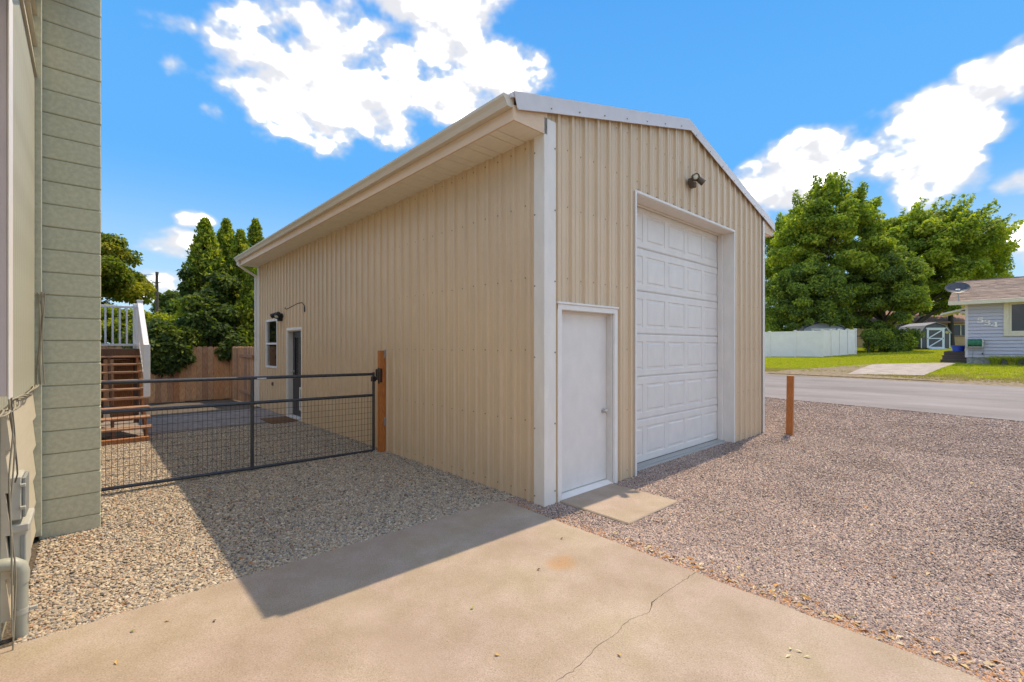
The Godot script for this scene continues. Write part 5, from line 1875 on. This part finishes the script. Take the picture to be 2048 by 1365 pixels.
func make_lawn_grass() -> void:
	var m := MB.new()
	for k in 5:
		var a := k * 1.256 + 0.3
		var o := Vector3(cos(a), 0, sin(a))
		var w := o.cross(Vector3.UP) * 0.16
		m.tri(o * 0.1 - w, o * 0.1 + w, o * 0.75 + Vector3(0, 1.0, 0), Vector3.UP)
	var me := m.mesh()
	var xf := []
	var cols := []
	var pal := [Color(0.54, 0.55, 0.03), Color(0.46, 0.49, 0.03), Color(0.60, 0.58, 0.04), Color(0.60, 0.50, 0.10), Color(0.36, 0.42, 0.03)]
	var drivep := PackedVector2Array([Vector2(17.2, -0.9), Vector2(20.5, -1.15), Vector2(23.9, -1.3), Vector2(26.9, 1.45), Vector2(22.0, 1.25), Vector2(17.6, 1.15)])
	var dirtp := PackedVector2Array([Vector2(16.4, -3.4), Vector2(18.6, -3.3), Vector2(20.6, -2.5), Vector2(22.6, -1.9), Vector2(23.9, -1.35), Vector2(23.8, -1.25), Vector2(17.3, -0.6), Vector2(15.6, 1.9)])
	var pn := FastNoiseLite.new()
	pn.seed = 4
	pn.frequency = 0.5
	var hx := Transform3D(Basis(Vector3.UP, deg_to_rad(-90.0)), Vector3(25.87, 0, 1.74)).affine_inverse()
	for i in 75000:
		var s := 16.6 + pow(rng.randf(), 1.4) * 36.0
		var z := rng.randf_range(-13.0, 7.5)
		var x := s - SKEW * z
		var p := Vector2(x, z)
		var nz := pn.get_noise_2d(x, z)
		if s < 17.4 + nz * 1.2 and rng.randf() < 0.75:
			continue
		if Geometry2D.is_point_in_polygon(p, drivep):
			continue
		if Geometry2D.is_point_in_polygon(p, dirtp) and (nz < 0.12 or rng.randf() < 0.6):
			continue
		var l := hx * Vector3(x, 0, z)
		if l.x > -0.05 and l.z < 0.25 and l.z > -7.4 and l.x < 10.2:
			continue
		var hgt := rng.randf_range(0.035, 0.085)
		xf.append(Transform3D(Basis(Vector3.UP, rng.randf() * TAU) * Basis.from_scale(Vector3(0.07, hgt, 0.07)), Vector3(x, gh(x, z) - 0.008, z)))
		var c: Color = pal[rng.randi() % 5]
		if s < 18.6 + nz * 2.0:
			c = Color(0.46, 0.38, 0.14)
		cols.append(c)
	kind(copies("lawn_grass", me, xf, cols, M.grass), "stuff", "short bright green lawn grass across the road", "grass")

# ---------------------------------------------------------------- trees and creeper
func shoots(clumps: Array, ce: Vector3, rad: Vector3, cnt: int, lean: Vector3, L: float, r: float) -> void:
	for i in cnt:
		var d := rdir()
		d.y = absf(d.y) * 0.8 + 0.15
		d = d.normalized()
		var p := ce + d * rad * 0.9
		var g := (lean + d * 0.7 + rdir() * 0.25).normalized()
		for k in 5:
			var s := r * (1.0 - k * 0.15)
			clumps.append([p + g * L * k / 5.0, Vector3(s, s * 0.9, s)])

func make_trees() -> void:
	var maple := [Color(0.36, 0.44, 0.075), Color(0.45, 0.50, 0.08), Color(0.28, 0.36, 0.07), Color(0.52, 0.54, 0.085), Color(0.22, 0.29, 0.06)]
	var dark := [Color(0.20, 0.27, 0.075), Color(0.16, 0.22, 0.07), Color(0.28, 0.35, 0.075), Color(0.40, 0.46, 0.075)]
	var lean := Vector3(0.60, 0.75, 0.55)
	var grp := "trees across the road"
	var b := Vector3(42.3, gh(42.3, -7.6), -7.6)
	var cl := crown_clumps(Vector3(42.3, 8.9, -7.6), Vector3(3.8, 6.2, 4.1), 230, 0.82)
	shoots(cl, Vector3(42.3, 9.4, -7.6), Vector3(3.2, 5.8, 3.4), 34, Vector3(0.2, 1.0, 0.15), 2.0, 0.5)
	broad_tree("maple_tree", "tallest light green maple rising behind the white vinyl fence", b, 12.0, cl, 60000, 0.23, maple, 0.30, 6, grp)
	b = Vector3(49.0, gh(49.0, -13.2), -13.2)
	cl = crown_clumps(Vector3(49.0, 8.6, -13.2), Vector3(2.9, 6.0, 2.9), 110, 0.75)
	shoots(cl, Vector3(49, 9.5, -13.2), Vector3(2.5, 5.0, 2.5), 16, Vector3(0.1, 1, 0.0), 1.8, 0.45)
	broad_tree("maple_tree", "slender tree half hidden behind right corner of the shop", b, 12.0, cl, 26000, 0.24, maple, 0.26, 6, grp)
	b = Vector3(43.4, gh(43.4, -3.9), -3.9)
	cl = crown_clumps(Vector3(43.4, 5.6, -3.9), Vector3(2.6, 4.0, 3.0), 190, 0.68)
	shoots(cl, Vector3(43.4, 5.6, -3.9), Vector3(2.4, 3.8, 2.8), 22, Vector3(0.1, 0.8, 0.1), 1.0, 0.32)
	broad_tree("linden_tree", "rounded dark green tree between white fence and barn shed", b, 8.0, cl, 52000, 0.19, dark, 0.24, 6, grp)
	b = Vector3(38.6, gh(38.6, -8.0), -8.0)
	cl = crown_clumps(Vector3(38.6, 4.9, -8.0), Vector3(2.3, 3.1, 3.3), 165, 0.68)
	shoots(cl, Vector3(38.6, 4.9, -8.0), Vector3(2.1, 3.0, 3.1), 22, Vector3(0.1, 0.8, 0.1), 1.0, 0.32)
	broad_tree("linden_tree", "dark green low crowned tree close behind the white fence", b, 7.0, cl, 42000, 0.19, dark, 0.24, 6, grp)
	b = Vector3(59.0, gh(59.0, -4.6), -4.6)
	cl = crown_clumps(Vector3(60.5, 10.2, -3.2), Vector3(5.8, 5.5, 6.4), 300, 1.05)
	shoots(cl, Vector3(60.5, 10.2, -3.2), Vector3(5.6, 5.2, 6.2), 64, lean, 3.0, 0.42)
	broad_tree("maple_tree", "broad windswept maple spreading above the barn shed and blue house", b, 14.0, cl, 80000, 0.28, maple, 0.40, 6, grp)
	b = Vector3(66.0, gh(66.0, -1.6), -1.6)
	cl = crown_clumps(Vector3(66.0, 9.6, -1.4), Vector3(3.4, 4.2, 4.0), 130, 0.95)
	shoots(cl, Vector3(66.0, 9.6, -1.4), Vector3(3.4, 4.2, 4.0), 20, lean, 2.4, 0.5)
	broad_tree("maple_tree", "farther maple leaning over the blue house roof", b, 11.0, cl, 34000, 0.28, maple, 0.30, 6, grp)
	# hedge row behind the fence
	var hd := thing("hedge_row", "tall unclipped hedge behind left end of the white fence", "hedge", Vector3(44.0, gh(44.0, -11.0), -11.0))
	var hc := []
	for i in 60:
		var u := rng.randf()
		hc.append([Vector3(lerpf(-1.5, 2.5, u) + rng.randf_range(-0.5, 0.5), rng.randf_range(0.4, 3.4), lerpf(-3.0, 4.0, u) + rng.randf_range(-0.5, 0.5)), Vector3(0.75, 0.6, 0.75)])
	var hm := MB.new()
	leaves(hm, hc, 22000, 0.20, dark)
	add(hm, "foliage", M.leaf, hd)
	var hs_ := MB.new()
	for i in 12:
		hs_.tube([Vector3(lerpf(-1.5, 2.5, i / 11.0), -0.2, lerpf(-3.0, 4.0, i / 11.0)), Vector3(lerpf(-1.4, 2.6, i / 11.0), 2.6, lerpf(-2.9, 4.1, i / 11.0))], [0.07, 0.02], 6)
	add(hs_, "stems", M.bark, hd)
	# ivy thicket beside the white fence
	var t := thing("ivy_thicket", "low dark ivy thicket at right end of the white fence", "shrub", Vector3(41.2, gh(41.2, -3.4), -3.4))
	var mb := MB.new()
	var ic := []
	for i in 26:
		var u := rng.randf()
		ic.append([Vector3(lerpf(-1.6, 3.0, u), rng.randf_range(0.3, 1.7), lerpf(-1.0, 1.3, u) + rng.randf_range(-0.4, 0.4)), Vector3(0.5, 0.45, 0.5)])
	leaves(mb, ic, 15000, 0.14, dark)
	add(mb, "foliage", M.leaf, t)
	var st := MB.new()
	for i in 9:
		st.tube([Vector3(-1.4 + i * 0.5, -0.1, -0.9 + i * 0.25), Vector3(-1.5 + i * 0.5, 1.0, -0.8 + i * 0.25), Vector3(-1.3 + i * 0.5, 1.7, -0.9 + i * 0.25)], [0.05, 0.035, 0.015], 6)
	add(st, "stems", M.bark, t)
	# back yard, left
	var arb := [Color(0.30, 0.37, 0.06), Color(0.40, 0.44, 0.07), Color(0.21, 0.28, 0.05), Color(0.50, 0.48, 0.08), Color(0.16, 0.22, 0.045)]
	var ag := "arborvitae behind the board fence"
	cone_tree("arborvitae", "leftmost tall arborvitae with pointed tip behind board fence", Vector3(-0.55, 0, -15.5), 6.0, 1.10, 26000, arb, ag)
	cone_tree("arborvitae", "second arborvitae from the left behind board fence", Vector3(0.25, 0, -16.4), 6.3, 1.05, 20000, arb, ag)
	cone_tree("arborvitae", "third arborvitae from the left behind board fence", Vector3(0.55, 0, -15.6), 5.8, 1.0, 20000, arb, ag)
	cone_tree("arborvitae", "rightmost arborvitae partly hidden by the shop eave", Vector3(1.35, 0, -16.9), 6.6, 1.15, 20000, arb, ag)
	cone_tree("arborvitae", "shorter arborvitae nearest the shop corner behind board fence", Vector3(0.75, 0, -14.5), 4.4, 1.0, 18000, arb, ag)
	var vine := [Color(0.075, 0.115, 0.045), Color(0.10, 0.145, 0.05), Color(0.13, 0.18, 0.05), Color(0.20, 0.24, 0.045)]
	var v := thing("creeper_vine", "dark creeper vine heaped over the board fence", "vine", Vector3(0, 0, -13.5))
	var vc := []
	for i in 84:
		var x := rng.randf_range(-2.6, 0.05)
		var u := (x + 2.6) / 2.65
		var top := 2.0 + 0.75 * u + 0.45 * sin(u * 9.0) * u + (0.9 if u > 0.55 else 0.0)
		var bot := 1.12 + 0.22 * sin(u * 11.0 + 1.0) + 0.35 * u * u
		var y := lerpf(bot + 0.12, top, pow(rng.randf(), 0.9))
		var z := -0.05 - maxf(0.0, y - 1.75) * 0.50 + (0.13 if y < 1.75 else 0.0) - rng.randf() * 0.4 * (1.0 if y > 1.8 else 0.0)
		var sz := rng.randf_range(0.20, 0.40)
		vc.append([Vector3(x, y, z), Vector3(sz, sz * 0.75, 0.15 if y < 1.75 else sz)])
	for i in 26: # runners climbing into the arborvitae
		var y := rng.randf_range(2.6, 4.3)
		vc.append([Vector3(rng.randf_range(-1.1, 0.5), y, -1.35 - rng.randf() * 0.3 - (y - 2.6) * 0.1), Vector3(0.26, 0.24, 0.2)])
	mb = MB.new()
	leaves(mb, vc, 27000, 0.135, vine, 0.45, 0.9, 0.36)
	add(mb, "foliage", M.leaf, v)
	st = MB.new()
	for i in 8:
		var x := -2.3 + i * 0.32
		st.tube([Vector3(x, -0.1, -0.3), Vector3(x + 0.1, 1.2, -0.22), Vector3(x, 2.0, -0.25), Vector3(x + 0.1, 2.4, -0.5)], [0.03, 0.025, 0.018, 0.008], 6)
	add(st, "stems", M.bark, v)
	var ash := [Color(0.20, 0.24, 0.035), Color(0.27, 0.29, 0.04), Color(0.13, 0.18, 0.03), Color(0.38, 0.34, 0.045)]
	b = Vector3(-3.6, 0, -22.0)
	cl = crown_clumps(Vector3(-3.5, 4.5, -22.0), Vector3(2.0, 1.75, 1.8), 80, 0.58)
	broad_tree("ash_tree", "rounded olive green tree above the deck railing", b, 5.6, cl, 26000, 0.15, ash, 0.16)
	b = Vector3(-1.9, 0, -19.0)
	cl = crown_clumps(Vector3(-2.3, 1.9, -18.8), Vector3(1.7, 1.2, 0.9), 60, 0.48)
	broad_tree("backyard_shrub", "yellow green shrub seen through the white deck railing", b, 2.8, cl, 18000, 0.13, [Color(0.36, 0.40, 0.04), Color(0.26, 0.31, 0.04), Color(0.46, 0.46, 0.045)], 0.08)
	b = Vector3(3.0, 0, -53.0)
	cl = crown_clumps(Vector3(3.0, 5.2, -53.0), Vector3(2.6, 2.0, 2.4), 26, 0.9)
	broad_tree("distant_tree", "small pale distant tree right of the utility pole", b, 6.5, cl, 9000, 0.30, [Color(0.13, 0.18, 0.05), Color(0.17, 0.22, 0.06)], 0.2)
	var p := thing("utility_pole", "distant wooden utility pole against the sky above board fence", "pole", Vector3(0.87, 0, -46.9))
	mb = MB.new()
	mb.tube([Vector3(0, -0.3, 0), Vector3(0, 8.0, 0)], [0.15, 0.11], 10)
	add(mb, "shaft", M.pole, p)
	mb = MB.new()
	mb.bar(Vector3(-0.35, 7.2, 0.12), Vector3(0.4, 7.2, 0.12), 0.08, 0.08, Vector3(0, 1, 0))
	mb.tube([Vector3(0, 7.75, 0.15), Vector3(0, 8.1, 0.15)], 0.12, 8)
	add(mb, "crossarm", M.pole, p)
	for q in [[7.9, -7.0, 5.2, 26.0, "upper"], [6.9, -6.5, 4.3, 24.0, "lower"]]:
		mb = MB.new()
		var pts := []
		for i in 17:
			var u := i / 16.0
			pts.append(Vector3(0.87, q[0], -46.9).lerp(Vector3(q[1], q[2], -46.9 + q[3]), u) - Vector3(0, 1.2 * u * (1 - u), 0))
		mb.tube(pts, 0.016, 5)
		tag(add(mb, "power_line", M.black), q[4] + " power line sagging left from the utility pole", "cable")

# ---------------------------------------------------------------- scene
func _ready() -> void:
	rng.seed = 20240
	var cam := Camera3D.new()
	cam.name = "camera"
	cam.position = Vector3(-3.498, 1.66, 3.323)
	cam.rotation.y = deg_to_rad(-42.48)
	var near := 0.05
	cam.set_frustum(near * 1365.0 / 926.0, Vector2(0, near * 11.5 / 926.0), near, 2000.0)
	cam.current = true
	add_child(cam)
	var env := Environment.new()
	env.background_mode = Environment.BG_SKY
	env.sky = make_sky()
	env.background_energy_multiplier = 1.0
	env.tonemap_mode = Environment.TONE_MAPPER_LINEAR
	env.tonemap_exposure = 2.25
	env.sdfgi_enabled = true
	env.ssao_enabled = true
	env.ssil_enabled = true
	var we := WorldEnvironment.new()
	we.name = "environment"
	we.environment = env
	add_child(we)
	var sun := DirectionalLight3D.new()
	sun.name = "sun"
	sun.basis = Basis.looking_at(-Vector3(0.525, 1.0, -0.058), Vector3.FORWARD)
	sun.light_color = lin(1.0, 0.83, 0.60)
	sun.light_energy = 0.66
	sun.light_angular_distance = 0.5
	sun.shadow_enabled = true
	add_child(sun)
	make_materials()
	make_ground()
	make_shop()
	make_left_house()
	make_fence()
	make_stairs()
	make_gate()
	make_small_left()
	make_blue_house()
	make_right_yard()
	make_trees()
	make_gravel()
	make_lawn_grass()
